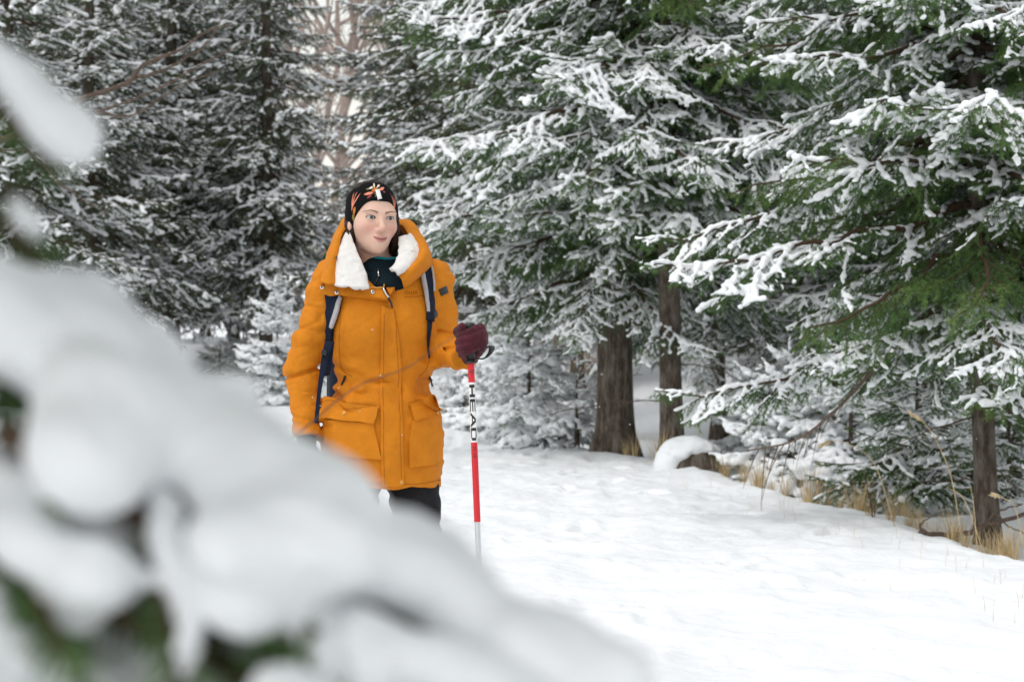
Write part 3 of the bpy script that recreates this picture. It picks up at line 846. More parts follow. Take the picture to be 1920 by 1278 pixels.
for s in (0, 1, -1, 2, -2):
    o = s * 0.160 - 0.010; g = 1.3
    def mo(du, z0, lu, lz, an, c, sh='leaf'): motif(o + du * g, 0.079 + (z0 - 0.082) * g * 0.86, lu * g, lz * g, an, c, sh)
    mo(-0.010, 0.101, 0.0065, 0.0050, 90, CREAM, 'drop'); mo(0.006, 0.100, 0.0080, 0.0040, 25, CREAM, 'drop'); mo(0.016, 0.105, 0.003, 0.002, 20, OLIVE, 'drop')
    mo(-0.022, 0.0935, 0.0080, 0.0042, 20, CREAM, 'drop'); mo(-0.033, 0.090, 0.0033, 0.003, 0, OLIVE, 'drop')
    mo(-0.008, 0.0895, 0.0120, 0.0048, 25, TERRA); mo(0.017, 0.0930, 0.0140, 0.0032, 18, PINK)
    mo(-0.026, 0.0775, 0.0140, 0.0036, 10, PINK); mo(-0.023, 0.0690, 0.0075, 0.0022, 35, ROSE)
    mo(-0.003, 0.0765, 0.0080, 0.0080, 20, OLIVE, 'star'); mo(0.021, 0.0845, 0.0040, 0.0028, 0, ROSE, 'drop')
    for kx, an in ((-0.005, 103), (0.001, 84), (0.009, 64)):
        motif(o - 0.088 + kx, 0.050, 0.030, 0.0020, an, PINK)
    motif(o - 0.080, 0.018, 0.013, 0.007, 80, TERRA, 'drop'); motif(o - 0.086, -0.004, 0.012, 0.007, 85, OLIVE, 'drop'); motif(o - 0.070, 0.002, 0.006, 0.003, 85, ROSE, 'drop')
    motif(o - 0.092, -0.024, 0.007, 0.004, 60, TERRA, 'drop')
hb = link('headband', mesh_np('headband', from_head(V), [q], M['knit'], colors=kc), person)

def bvh_of(o):
    me = o.data
    return BVHTree.FromPolygons([v.co for v in me.vertices], [tuple(p.vertices) for p in me.polygons])
# ---- parka shell
h = 0.0045
jx, jy, jz = np.arange(-0.36, 0.42, h), np.arange(-0.36, 0.24, h), np.arange(0.665, 1.475, h)
X, Y, Z = grid(jx, jy, jz)
zk = [0.66, 0.72, 0.80, 0.88, 0.96, 1.02, 1.06, 1.12, 1.20, 1.28, 1.35, 1.39, 1.42, 1.45, 1.48]
ak = [.186, .189, .194, .197, .192, .172, .162, .164, .166, .168, .172, .155, .118, .088, .075]
bk = [.140, .143, .147, .150, .146, .132, .125, .127, .133, .136, .125, .108, .092, .080, .07]
az, bz = np.interp(Z[0, 0], zk, ak)[None, None], np.interp(Z[0, 0], zk, bk)[None, None]
az = np.convolve(np.pad(az.ravel(), 4, 'edge'), np.ones(9) / 9, 'valid')[None, None]; bz = np.convolve(np.pad(bz.ravel(), 4, 'edge'), np.ones(9) / 9, 'valid')[None, None]
ex = 2.3
F = ((np.abs(X / az) ** ex + np.abs((Y - 0.005) / bz) ** ex) ** (1 / ex) - 1) * np.minimum(az, bz)
F = F.astype(np.float32)
F = smin(F, ell(np.abs(X), Y, Z, (0.070, -0.085, 1.235), (0.068, 0.055, 0.075)), 0.06)     # bust
hem = 0.722 + 0.012 * np.cos(X * 9) + 0.02 * (Y > 0) * 0
F = smax(F, hem - Z, 0.006)
F = smax(F, -ell(X, Y, Z, (0.008, -0.065, 1.455), (0.098, 0.108, 0.120)), 0.012)
F = smax(F, -cone(X, Y, Z, (0.0, 0.03, 1.40), (0.0, 0.03, 1.6), 0.072, 0.08), 0.01)
def arm(a, e, w, r0, r1, r2, k=0.035):
    global F
    u = cone(X, Y, Z, a, e, r0, r1)
    f = cone(X, Y, Z, e, w, r1, r2)
    d = np.asarray(w) - np.asarray(e); ln = np.linalg.norm(d); d = d / ln
    t = (X - e[0]) * d[0] + (Y - e[1]) * d[1] + (Z - e[2]) * d[2]
    f = smax(f, t - (ln + 0.012), 0.004)             # open cuff cut square
    F = smin(F, smin(u, f, 0.03), k)
arm(SHL, ELL_, WRL, 0.067, 0.060, 0.047)
arm(SHR, ELR, WRR, 0.066, 0.056, 0.047)
near = np.abs(F) < 0.03
x, y, z = X[near], Y[near], Z[near]
dsp = 0.0045 * vnoise(x * 7, y * 7, z * 6, 31) + 0.0022 * ridge(vnoise(x * 15 + z * 5, y * 12, z * 15, 37))
wst = np.exp(-((z - 1.045) / 0.06) ** 2) * (np.abs(x) < 0.20)
dsp += wst * 0.014 * ridge(vnoise(x * 13 + z * 6, y * 9, z * 26, 32))
wl = np.exp(-((z - 1.03) / 0.10) ** 2) * smoothstep(0.05, 0.15, np.abs(x)) * (np.abs(x) < 0.2)
dsp += wl * 0.015 * ridge(vnoise(x * 16 + z * 16, y * 8, z * 20, 36))
dsp += smoothstep(1.0, 0.8, z) * (np.abs(x) < 0.21) * 0.0065 * vnoise(x * 15, y * 12, z * 2.5, 33)
armw = smoothstep(0.17, 0.205, np.abs(x + 0.0 * z))
dsp += armw * 0.0065 * ridge(vnoise(x * 7, y * 9, z * 21, 34)) + armw * 0.003 * vnoise(x * 18, y * 18, z * 40, 35)
left = (x < -0.17)
dsp += left * 0.013 * np.exp(-((z - 1.085 - 0.35 * (x + 0.25)) / 0.007) ** 2)
dsp += left * 0.006 * np.exp(-((z - 0.945 + 0.25 * (x + 0.25)) / 0.007) ** 2)
rr = (x > 0.15)
dsp += rr * 0.010 * np.exp(-((z - 1.175 - 0.35 * (x - 0.2)) / 0.008) ** 2) + rr * 0.008 * np.exp(-((z - 1.205 + 0.2 * (x - 0.2)) / 0.006) ** 2)
def crease(sx, sy, sz, sd, w=0.13): return np.exp(-(vnoise(x * sx + z * sx * .35, y * sy, z * sz - x * sz * .3, sd) / w) ** 2)
body_w = (np.abs(x) < 0.2)
dsp += body_w * (0.0015 + 0.0055 * np.exp(-((z - 1.03) / 0.09) ** 2)) * crease(7, 7, 13, 81)
dsp += armw * 0.0050 * crease(6, 8, 15, 82) + armw * 0.003 * crease(14, 14, 26, 83)
dsp += body_w * smoothstep(0.92, 0.80, z) * 0.003 * crease(12, 9, 4, 84)
F[near] += dsp
V, Q = surface_nets(F, jx, jy, jz)
del X, Y, Z, F
jacket = link('parka', mesh_np('parka', V, [Q], M['parka']), person)
jacket['label'] = 'ochre orange thigh-length parka with flap pockets'
JB = bvh_of(jacket)
def hit(px, py, dflt=None):
    d = Vector(L(px, py, 6.2) - CAML).normalized()
    loc, nor, idx, dist = JB.ray_cast(Vector(CAML), d)
    if loc is None:
        return (np.array(L(px, py, dflt)) if dflt else None), -np.array(d)
    if nor.dot(d) > 0: nor = -nor
    return np.array(loc), np.array(nor)
def patch(name, rows, off, thick, mat, parent, nu=14, nv=18, dflt=6.07, edge=0.35, smoothn=2):
    """a panel sewn on the parka. rows: list of (left pixel, right pixel) from top to bottom"""
    Lc = spline([r[0] for r in rows], nv); Rc = spline([r[1] for r in rows], nv)
    P = np.zeros((nv, nu, 3)); N = np.zeros((nv, nu, 3))
    for a in range(nv):
        for c in range(nu):
            p = Lc[a] + (Rc[a] - Lc[a]) * c / (nu - 1)
            P[a, c], N[a, c] = hit(p[0], p[1], dflt)
    for _ in range(smoothn):
        Ns = N.copy(); Ns[1:-1] += N[:-2] + N[2:]; Ns[:, 1:-1] += N[:, :-2] + N[:, 2:]; N = Ns / (np.linalg.norm(Ns, axis=2)[..., None] + 1e-9)
    top = P + N * off
    V = [top.reshape(-1, 3)]
    i = (np.arange(nv - 1)[:, None] * nu + np.arange(nu - 1)[None]).ravel()
    q = [np.stack([i, i + nu, i + nu + 1, i + 1], 1)]
    ring = [(0, c) for c in range(nu)] + [(a, nu - 1) for a in range(1, nv)] + [(nv - 1, c) for c in range(nu - 2, -1, -1)] + [(a, 0) for a in range(nv - 2, 0, -1)]
    rid = np.array([a * nu + c for a, c in ring]); n = len(rid); b0 = nu * nv
    V.append(np.array([P[a, c] + N[a, c] * (off - thick) for a, c in ring]))
    k = np.arange(n); k2 = (k + 1) % n
    q.append(np.stack([rid[k], rid[k2], b0 + k2, b0 + k], 1))
    me = mesh_np(name, np.concatenate(V), q, mat, smooth=True)
    for e in me.edges: pass
    o = link(name, me, parent)
    md = o.modifiers.new('edges', 'EDGE_SPLIT'); md.split_angle = math.radians(50)
    return o
def line(name, pts, r, off, mat, parent, n=40, dflt=6.07, flat=1.0):
    C = spline(pts, n); P = []
    for p in C:
        a, nn = hit(p[0], p[1], dflt); P.append(a + nn * off)
    mb = MB(); mb.tube(np.array(P), r, 5)
    return link(name, mb.mesh(name, mat), parent)
# underlayer: teal fleece with stand collar
fx, fy, fz = np.arange(-0.12, 0.13, .004), np.arange(-0.19, 0.13, .004), np.arange(1.26, 1.50, .004)
X, Y, Z = grid(fx, fy, fz)
rim = 1.455 + 0.45 * np.minimum(0, Y + 0.02) * 0.9
rad = np.interp(fz, [1.26, 1.36, 1.40, 1.44, 1.47], [.080, .092, .081, .070, .064])[None, None]
yc = np.interp(fz, [1.26, 1.36, 1.40, 1.47], [-0.035, -0.020, -0.004, 0.008])[None, None]
F = np.sqrt((X - 0.004) ** 2 + ((Y - yc) / 1.06) ** 2) - rad
F = np.maximum(F, Z - rim)
F = np.maximum(F, -(np.sqrt((X - 0.004) ** 2 + ((Y - yc) / 1.06) ** 2) - (rad - 0.007)) - 10 * (Z < 1.385))
V, Q = surface_nets(F.astype(np.float32), fx, fy, fz)
under = link('fleece_top', mesh_np('fleece_top', V, [Q], M['teal']), person)
FB = bvh_of(under)
def hitf(px, py):
    d = Vector(L(px, py, 6.2) - CAML).normalized()
    loc, nor, idx, dist = FB.ray_cast(Vector(CAML), d)
    return np.array(loc) if loc is not None else L(px, py, 6.08)
th = np.linspace(0, 2 * np.pi, 60)
ry = 0.008 - 0.068 * 1.06 * np.cos(th); zr = 1.455 + 0.405 * np.minimum(0, ry + 0.02)
mb = MB(); mb.tube(np.stack([0.004 + 0.066 * np.sin(th), ry, zr], 1), 0.0055, 6, cap=False)
link('collar_trim', mb.mesh('collar_trim', M['tealrim']), under)
zp = [hitf(708, 506), hitf(709, 518), hitf(705, 528), hitf(700, 536)]
mb = MB(); mb.tube(spline(np.array(zp) + (0, -0.004, 0), 12), 0.0015, 5)
link('zip_cord', mb.mesh('zip_cord', M['black']), under)
mb = MB(); mb.tube(np.array([zp[0] + (0, -0.006, 0.004), zp[1] + (0, -0.008, 0)]), [0.0022, 0.0030], 6)
link('zip_slider', mb.mesh('zip_slider', M['metal']), under)

# hood: lofted stations, pixels + distance (front left lapel, round the nape, front right lapel)
ST = [((628, 533, 6.035), (613, 533, 6.03), (603, 530, 6.05), (606, 546, 6.10)),
      ((630, 500, 6.06), (619, 499, 6.05), (611, 498, 6.10), (606, 512, 6.18)),
      ((636, 462, 6.10), (627, 461, 6.10), (618, 466, 6.17), (612, 494, 6.26)),
      ((647, 432, 6.16), (640, 430, 6.17), (632, 434, 6.26), (625, 482, 6.34)),
      ((664, 420, 6.24), (658, 410, 6.27), (652, 414, 6.34), (650, 482, 6.40)),
      ((705, 440, 6.29), (705, 428, 6.33), (705, 432, 6.40), (705, 482, 6.44)),
      ((750, 424, 6.25), (757, 414, 6.28), (765, 420, 6.34), (772, 484, 6.39)),
      ((766, 441, 6.18), (778, 437, 6.20), (791, 443, 6.26), (797, 482, 6.33)),
      ((782, 471, 6.12), (793, 458, 6.12), (801, 463, 6.18), (804, 492, 6.24)),
      ((770, 497, 6.075), (790, 485, 6.06), (802, 487, 6.09), (806, 500, 6.16)),
      ((742, 510, 6.045), (752, 522, 6.035), (757, 533, 6.035), (758, 540, 6.06))]
S3 = np.array([[L(*p) for p in s] for s in ST])
nS, nP = 90, 14
cols = np.stack([spline(S3[:, c], nS) for c in range(4)], 1)
sheet = np.stack([spline(cols[a], nP) for a in range(nS)])
nn = vnoise(sheet[..., 0] * 22, sheet[..., 1] * 22, sheet[..., 2] * 22, 6)[..., None]
ctr = np.array([0, 0.02, 1.43]); dirv = sheet - ctr; dirv /= np.linalg.norm(dirv, axis=2)[..., None]
sheet = sheet + dirv * nn * 0.004
i = (np.arange(nS - 1)[:, None] * nP + np.arange(nP - 1)[None]).ravel()
hood = link('hood', mesh_np('hood', sheet.reshape(-1, 3), [np.stack([i, i + 1, i + nP + 1, i + nP], 1)], M['parka']), jacket)
md = hood.modifiers.new('thick', 'SOLIDIFY'); md.thickness = 0.007; md.offset = 0
# fleece lining of the hood (follows the rim down to the neck)
INN = [((661, 447, 6.12), (671, 474, 6.085), (687, 512, 6.045), (693, 541, 6.028)), ((752, 448, 6.14), (750, 478, 6.09), (743, 500, 6.06), (734, 509, 6.05))]
OUT = [((650, 430, 6.165), (635, 463, 6.10), (629, 500, 6.055), (627, 535, 6.032)), ((766, 442, 6.18), (783, 472, 6.12), (769, 498, 6.075), (742, 511, 6.043))]
for s in range(2):
    a = spline([L(*p) for p in OUT[s]], 40); c = spline([L(*p) for p in INN[s]], 40)
    nu = 20; u = np.linspace(0, 1, nu)
    P = a[:, None] * (1 - u)[None, :, None] + c[:, None] * u[None, :, None]
    P[..., 1] -= (0.020 * np.sin(np.pi * u) ** 0.7)[None] * np.linspace(0.6, 1, 40)[:, None]
    P += 0.0045 * vnoise(P[..., 0] * 80, P[..., 1] * 90, P[..., 2] * 90, 7)[..., None] * np.array([0, -1, 0.3])
    i = (np.arange(39)[:, None] * nu + np.arange(nu - 1)[None]).ravel()
    o = link('sherpa_lining', mesh_np('sherpa_lining', P.reshape(-1, 3), [np.stack([i, i + nu, i + nu + 1, i + 1], 1)], M['sherpa']), jacket)
    md = o.modifiers.new('thick', 'SOLIDIFY'); md.thickness = 0.012; md.offset = -1
th = np.linspace(0.15 * np.pi, 0.85 * np.pi, 30)        # lining behind the nape
P = np.stack([np.stack([0.004 + (0.085 - 0.012 * v) * np.cos(th), 0.03 + (0.08 - 0.01 * v) * np.sin(th), np.full(30, 1.40 + 0.08 * v)], 1) for v in np.linspace(0, 1, 6)])
i = (np.arange(5)[:, None] * 30 + np.arange(29)[None]).ravel()
o = link('sherpa_lining', mesh_np('sherpa_lining', P.reshape(-1, 3), [np.stack([i, i + 30, i + 31, i + 1], 1)], M['sherpa']), jacket)
# lapels
patch('lapel', [((604, 529), (716, 545)), ((604, 538), (718, 551)), ((609, 548), (723, 559)), ((622, 553), (727, 566))], 0.022, 0.020, M['parka'], jacket, 26, 10, 6.06)
patch('lapel', [((727, 527), (758, 503)), ((724, 535), (774, 505)), ((724, 546), (788, 501)), ((729, 556), (803, 494))], 0.018, 0.016, M['parka'], jacket, 20, 10, 6.06)
line('zip', [(628, 534), (660, 539), (693, 543), (714, 546)], 0.0022, 0.0245, M['brass'], jacket, dflt=6.05)
line('zip', [(714, 549), (722, 534), (733, 517)], 0.0022, 0.020, M['brass'], jacket, dflt=6.05)
line('zip_slider', [(715, 546), (719, 555), (723, 563)], 0.0042, 0.026, M['metal'], jacket, 8)
line('zip_cord', [(722, 562), (728, 571), (735, 581)], 0.0035, 0.022, M['black'], jacket, 8)
def snap(px, py, off, r, mat, parent):
    p, n = hit(px, py, 6.05)
    mb = MB(); n = np.asarray(n)
    q = p + n * off
    mb.tube(np.stack([q - n * 0.003, q + n * 0.001, q + n * 0.0022]), [r, r, r * 0.7], 14)
    o = link('snap', mb.mesh('snap', mat), parent)
    if mat is M['metal']:
        mb = MB(); mb.tube(np.stack([q + n * 0.0015, q + n * 0.003]), [r * 0.42, r * 0.42], 10)
        link('snap_centre', mb.mesh('snap_centre', M['black']), person)
    return o
for p in ((610, 539), (633, 549), (697, 553)): snap(*p, 0.0235, 0.0068, M['metal'], jacket)
for p in ((728, 538), (770, 508)): snap(*p, 0.0195, 0.0055, M['metal'], jacket)
# front placket, pockets, seams
patch('placket', [((714, 574), (738, 582)), ((713, 640), (748, 640)), ((713, 720), (752, 720)), ((714, 830), (754, 830)), ((716, 911), (756, 912))], 0.007, 0.008, M['parka'], jacket, 9, 40)
snap(751, 904, 0.008, 0.0065, M['brass'], jacket)
line('seam', [(719, 590), (718, 700), (719, 820), (721, 908)], 0.0009, 0.0074, M['thread'], jacket)
line('seam', [(742, 600), (747, 720), (749, 820), (751, 896)], 0.0009, 0.0074, M['thread'], jacket)
patch('pocket', [((611, 786), (700, 794)), ((610, 815), (706, 820)), ((612, 852), (716, 861))], 0.009, 0.010, M['parka'], jacket, 16, 14)
patch('pocket_flap', [((604, 749), (708, 762)), ((602, 766), (706, 778)), ((603, 783), (701, 794))], 0.016, 0.010, M['parka'], jacket, 20, 9)
patch('pocket', [((772, 788), (821, 773)), ((766, 825), (824, 817)), ((766, 876), (822, 869))], 0.009, 0.010, M['parka'], jacket, 14, 14)
patch('pocket_flap', [((766, 757), (817, 743)), ((770, 772), (822, 757)), ((775, 789), (824, 772))], 0.016, 0.010, M['parka'], jacket, 14, 9)
snap(647, 778, 0.0165, 0.0065, M['brass'], jacket); snap(813, 769, 0.0165, 0.006, M['brass'], jacket)
line('seam', [(606, 756), (660, 762), (706, 768)], 0.0009, 0.0163, M['thread'], jacket)
line('seam', [(758, 557), (780, 556), (799, 553)], 0.0009, 0.001, M['thread'], jacket)
line('seam', [(640, 575), (636, 640), (641, 690), (660, 705)], 0.0011, 0.0006, M['thread'], jacket)
line('seam', [(800, 610), (806, 660), (800, 690), (785, 706)], 0.0011, 0.0006, M['thread'], jacket)
line('seam', [(612, 897), (660, 903), (715, 907)], 0.0009, 0.001, M['thread'], jacket)
line('seam', [(757, 907), (790, 906), (827, 899)], 0.0009, 0.001, M['thread'], jacket)
line('drawcord', [(641, 722), (645, 714), (648, 704)], 0.0035, 0.003, M['black'], jacket, 8)
line('drawcord', [(805, 706), (808, 714), (811, 724)], 0.0032, 0.003, M['black'], jacket, 8)
line('toggle', [(627, 497), (633, 503), (637, 508)], 0.004, 0.022, M['black'], jacket, 8, 6.05)
line('toggle', [(630, 485), (629, 497), (634, 505)], 0.0016, 0.022, M['black'], jacket, 8, 6.05)
patch('sleeve_patch', [((822, 543), (836, 536)), ((827, 555), (840, 549))], 0.003, 0.004, M['black'], jacket, 8, 8)
for k in range(5):                     # tone-on-tone stitched maker's mark
    x0 = 759 + k * 4.0
    line('stitching', [(x0, 552.2), (x0 + 0.6, 545.8)], 0.0011, 0.0008, M['thread'], jacket, 5)
line('stitching', [(778, 552), (780, 545.5), (782, 551.6)], 0.0011, 0.0008, M['thread'], jacket, 9)
# headband tag
def text_mesh(name, body, mat, size, extr=0.0004):
    cu = bpy.data.curves.new('t', 'FONT'); cu.body = body; cu.size = size; cu.extrude = extr; cu.align_x = 'CENTER'; cu.align_y = 'CENTER'
    ob = bpy.data.objects.new('t', cu); COL.objects.link(ob)
    dg = bpy.context.evaluated_depsgraph_get()
    me = bpy.data.meshes.new_from_object(ob.evaluated_get(dg)); me.name = name
    bpy.data.objects.remove(ob); me.materials.clear(); me.materials.append(mat)
    return me

# ---- trousers
tx, ty, tz = np.arange(-0.26, 0.27, .007), np.arange(-0.22, 0.28, .007), np.arange(0.07, 0.92, .007)
X, Y, Z = grid(tx, ty, tz)
F = ell(X, Y, Z, (0, 0.01, 0.86), (0.165, 0.12, 0.12))
for hip, kn, an in LEGS:
    F = smin(F, smin(cone(X, Y, Z, hip, kn, 0.092, 0.066), cone(X, Y, Z, kn, an, 0.064, 0.055), 0.02), 0.02)
F = np.maximum(F, 0.085 - Z)
nr = np.abs(F) < 0.03
F[nr] += 0.006 * ridge(vnoise(X[nr] * 10, Y[nr] * 10, Z[nr] * 22, 41))
V, Q = surface_nets(F.astype(np.float32), tx, ty, tz)
link('trousers', mesh_np('trousers', V, [Q], M['trouser']), person)['label'] = 'black walking trousers'
# ---- boots
for hip, kn, an in LEGS:
    b0 = an - (0, 0, an[2])
    lift = 0.0 if an[1] < 0.05 else 0.03
    X, Y, Z = grid(np.arange(-0.07, 0.07, .006), np.arange(-0.22, 0.10, .006), np.arange(-0.02, 0.24, .006))
    F = cone(X, Y, Z, (0, 0.0, 0.10), (0, 0.01, 0.21), 0.050, 0.052)
    F = smin(F, ell(X, Y, Z, (0, -0.01, 0.055), (0.044, 0.075, 0.055)), 0.03)
    F = smin(F, ell(X, Y, Z, (0, -0.11, 0.040), (0.046, 0.085, 0.042)), 0.035)
    F = np.maximum(F, -Z + 0.004 * np.sign(np.sin(Y * 180)) + 0.004)
    V, Q = surface_nets(F.astype(np.float32), np.arange(-0.07, 0.07, .006), np.arange(-0.22, 0.10, .006), np.arange(-0.02, 0.24, .006))
    link('boot', mesh_np('boot', V, [Q], M['boot']), person, b0 + (0, 0, lift - 0.012))
# ---- bare-hanging gloved hand (her right)
def hand_sdf(X, Y, Z):
    """hanging hand, wrist at origin, fingers down, palm toward +x"""
    F = cone(X, Y, Z, (0, 0, 0.05), (0, 0, -0.01), 0.031, 0.030)
    F = smin(F, ell(X, Y, Z, (0, 0, -0.05), (0.019, 0.042, 0.052)), 0.02)
    for k, (y0, ln) in enumerate(((-0.030, 0.070), (-0.010, 0.078), (0.010, 0.073), (0.029, 0.058))):
        a = np.array([0.0, y0, -0.085]); b = a + (0.008, y0 * 0.1, -ln * 0.55); c = b + (0.022, 0, -ln * 0.45)
        F = smin(F, cone(X, Y, Z, a, b, 0.0115, 0.0105), 0.006); F = smin(F, cone(X, Y, Z, b, c, 0.0105, 0.009), 0.004)
    a = np.array([0.006, -0.032, -0.03]); b = a + (0.016, -0.022, -0.034); c = b + (0.012, -0.002, -0.030)
    F = smin(F, cone(X, Y, Z, a, b, 0.014, 0.012), 0.010); F = smin(F, cone(X, Y, Z, b, c, 0.012, 0.010), 0.004)
    return F
hx_, hy_, hz_ = np.arange(-.06, .08, .004), np.arange(-.09, .07, .004), np.arange(-.20, .07, .004)
X, Y, Z = grid(hx_, hy_, hz_)
V, Q = surface_nets(hand_sdf(X, Y, Z).astype(np.float32), hx_, hy_, hz_)
link('glove', mesh_np('glove', V, [Q], M['blackglove']), person, WRL + (0, -0.004, -0.012), (math.radians(-16), 0, 0))['label'] = 'dark glove on the hanging hand'

# ---- trekking pole (a thing of its own)
PT = np.array(at(880, 606, 5.93)); _t = at(913, 1390, 5.80)
tipz = gz1(_t.x, 5.80)
PB = np.array((_t.x, 5.80, tipz - 0.03))
pl = np.linalg.norm(PT - PB); pd = (PT - PB) / pl
pole = bpy.data.objects.new('trekking_pole', None); COL.objects.link(pole)
pole.location = PB; pole.rotation_euler = Vector(pd).to_track_quat('Z', 'Y').to_euler()
# turn so that local -y looks at the camera
_q = Vector(pd).to_track_quat('Z', 'Y'); _m = _q.to_matrix()
_c = _m.inverted() @ (cam.location - Vector(PT)); _ang = math.atan2(_c.x, -_c.y)
pole.rotation_euler = (_m @ Matrix.Rotation(_ang, 3, 'Z')).to_euler()
tag(pole, 'red white and silver trekking pole gripped in the burgundy glove', 'pole')
def s_at(py):                       # height along the pole for a pixel row
    lo, hi = 0.0, pl
    for _ in range(40):
        mid = (lo + hi) / 2; p = PB + pd * mid
        yy = 639 - F_PX * ((p[2] - CAM_Z) * math.cos(math.radians(.752)) + p[1] * math.sin(math.radians(.752))) / (p[1] * math.cos(math.radians(.752)) - (p[2] - CAM_Z) * math.sin(math.radians(.752)))
        if yy > py: lo = mid
        else: hi = mid
    return lo
def pm(name, rough, col, metallic=0.0): return simple(name, col, rough, 0.5, 0.05, 40, metallic=metallic)
M['pred'] = pm('pole_red', 0.3, (0.60, 0.012, 0.022)); M['pwhite'] = pm('pole_white', 0.35, (0.78, 0.78, 0.78)); M['psilver'] = pm('pole_silver', 0.3, (0.62, 0.63, 0.65), 0.9)
PRAD = 0.0098
def seg(name, s0, s1, r0, r1, mat, sides=28):
    mb = MB(); mb.tube(np.array([(0, 0, s0), (0, 0, s1)]), [r0, r1], sides)
    me = mb.mesh(name, mat); o = link(name, me, pole)
    md = o.modifiers.new('e', 'EDGE_SPLIT'); md.split_angle = math.radians(40)
    return o
sH0, sH1, sR, sS = s_at(717), s_at(829), s_at(680), s_at(978)
seg('upper_shaft', sH0, sR, PRAD, PRAD, M['pred'])
seg('lettered_sleeve', sH1, sH0, PRAD, PRAD, M['pwhite'])
seg('red_shaft', sS, sH1, PRAD * .98, PRAD, M['pred'])
seg('silver_shaft', 0.10, sS, PRAD * .80, PRAD * .80, M['psilver'])
seg('tip', 0.0, 0.10, 0.003, 0.006, M['black'])
mb = MB(); th = np.linspace(0, 2 * np.pi, 25)
mb.tube(np.stack([0.045 * np.cos(th), 0.045 * np.sin(th), np.full(25, 0.075)], 1), 0.004, 6, cap=False)
for k in range(4):
    a = k * math.pi / 2; mb.tube(np.array([(0, 0, 0.085), (0.045 * math.cos(a), 0.045 * math.sin(a), 0.075)]), 0.004, 5)
link('basket', mb.mesh('basket', M['black']), pole)
# grip: cap, handle, flange
sG = s_at(606)
prof = [(sR - 0.002, 0.0165), (sR + 0.004, 0.0175), (sR + 0.006, 0.012), (sR + 0.02, 0.0135), (sR + 0.06, 0.016), (sG - 0.03, 0.015), (sG - 0.012, 0.0185), (sG - 0.004, 0.0185), (sG, 0.0150), (sG + 0.001, 0.002)]
mb = MB(); mb.tube(np.array([(0, 0, s) for s, r in prof]), [r for s, r in prof], 24)
o = link('grip', mb.mesh('grip', M['black']), pole)
# lettering wrapped round the shaft
def wrap_text(name, body, s0, s1, across, mat, r, az=0.0):
    me = text_mesh(name, body, mat, 1.0, 0.0)
    V = np.zeros(len(me.vertices) * 3, np.float32); me.vertices.foreach_get('co', V); V = V.reshape(-1, 3)
    lo, hi = V.min(0), V.max(0)
    # subdivide by using the text outline as it is: letters are narrow next to the shaft
    t = (V[:, 0] - lo[0]) / (hi[0] - lo[0]); a = ((V[:, 1] - lo[1]) / (hi[1] - lo[1]) - 0.5) * across / r + az
    W = np.stack([(r + 0.0004) * np.sin(a), -(r + 0.0004) * np.cos(a), s0 + (s1 - s0) * t], 1)
    me.vertices.foreach_set('co', W.astype(np.float32).ravel()); me.update()
    return link(name, me, pole)
def strokes(name, letters, s0, s1, across, mat, r):
    """block letters drawn as bars bent round the shaft; x along the shaft downwards, y across"""
    mb = MB(); n = len(letters); pitch = 1.0 / n
    for k, bars in enumerate(letters):
        for (xa, ya, xb, yb, w) in bars:
            P0, P1 = np.array([xa, ya]), np.array([xb, yb]); d = P1 - P0; ln = np.linalg.norm(d * [0.9, 1]); nrm = np.array([-d[1], d[0]]) / (np.linalg.norm(d) + 1e-9) * w / 2
            m_ = 8; C = P0 + d * np.linspace(0, 1, m_)[:, None]
            E = np.concatenate([C + nrm, C - nrm])
            t = (k + 0.06 + E[:, 0] * 0.88) * pitch
            a = (E[:, 1] - 0.5) * across / r
            W = np.stack([(r + 0.0005) * np.sin(a), -(r + 0.0005) * np.cos(a), s0 + (s1 - s0) * t], 1)
            j = np.arange(m_ - 1)
            mb.add(W, None, np.stack([j, j + 1, m_ + j + 1, m_ + j], 1))
    return link(name, mb.mesh(name, mat), pole)
Hl = [(0.12, 0, 0.12, 1, .24), (0.88, 0, 0.88, 1, .24), (0.12, 0.5, 0.88, 0.5, .26)]
El = [(0.12, 0, 0.12, 1, .24), (0.0, 0.09, 1, 0.09, .18), (0.0, 0.5, 1, 0.5, .18), (0.0, 0.91, 1, 0.91, .18)]
Al = [(0.0, 0.02, 0.55, 0.98, .22), (1.0, 0.02, 0.55, 0.98, .22), (0.22, 0.34, 0.88, 0.34, .18)]
Dl = [(0.12, 0, 0.12, 1, .24), (0.0, 0.09, 0.82, 0.09, .18), (0.0, 0.91, 0.82, 0.91, .18), (0.9, 0.12, 0.9, 0.88, .22)]
strokes('lettering', [Hl, El, Al, Dl], sH0 - 0.004, sH1 + 0.003, 0.0172, M['black'], PRAD)
wrap_text('lettering', '125/50', sH1 - 0.006, sH1 - 0.046, 0.0090, M['black'], PRAD)
strokes('emblem', [[(0.1, 0.15, 0.55, 0.5, .16), (0.55, 0.5, 0.1, 0.85, .16), (0.1, 0.15, 0.95, 0.05, .14), (0.1, 0.85, 0.95, 0.95, .14)]], sR - 0.022, sR - 0.034, 0.010, M['black'], PRAD)
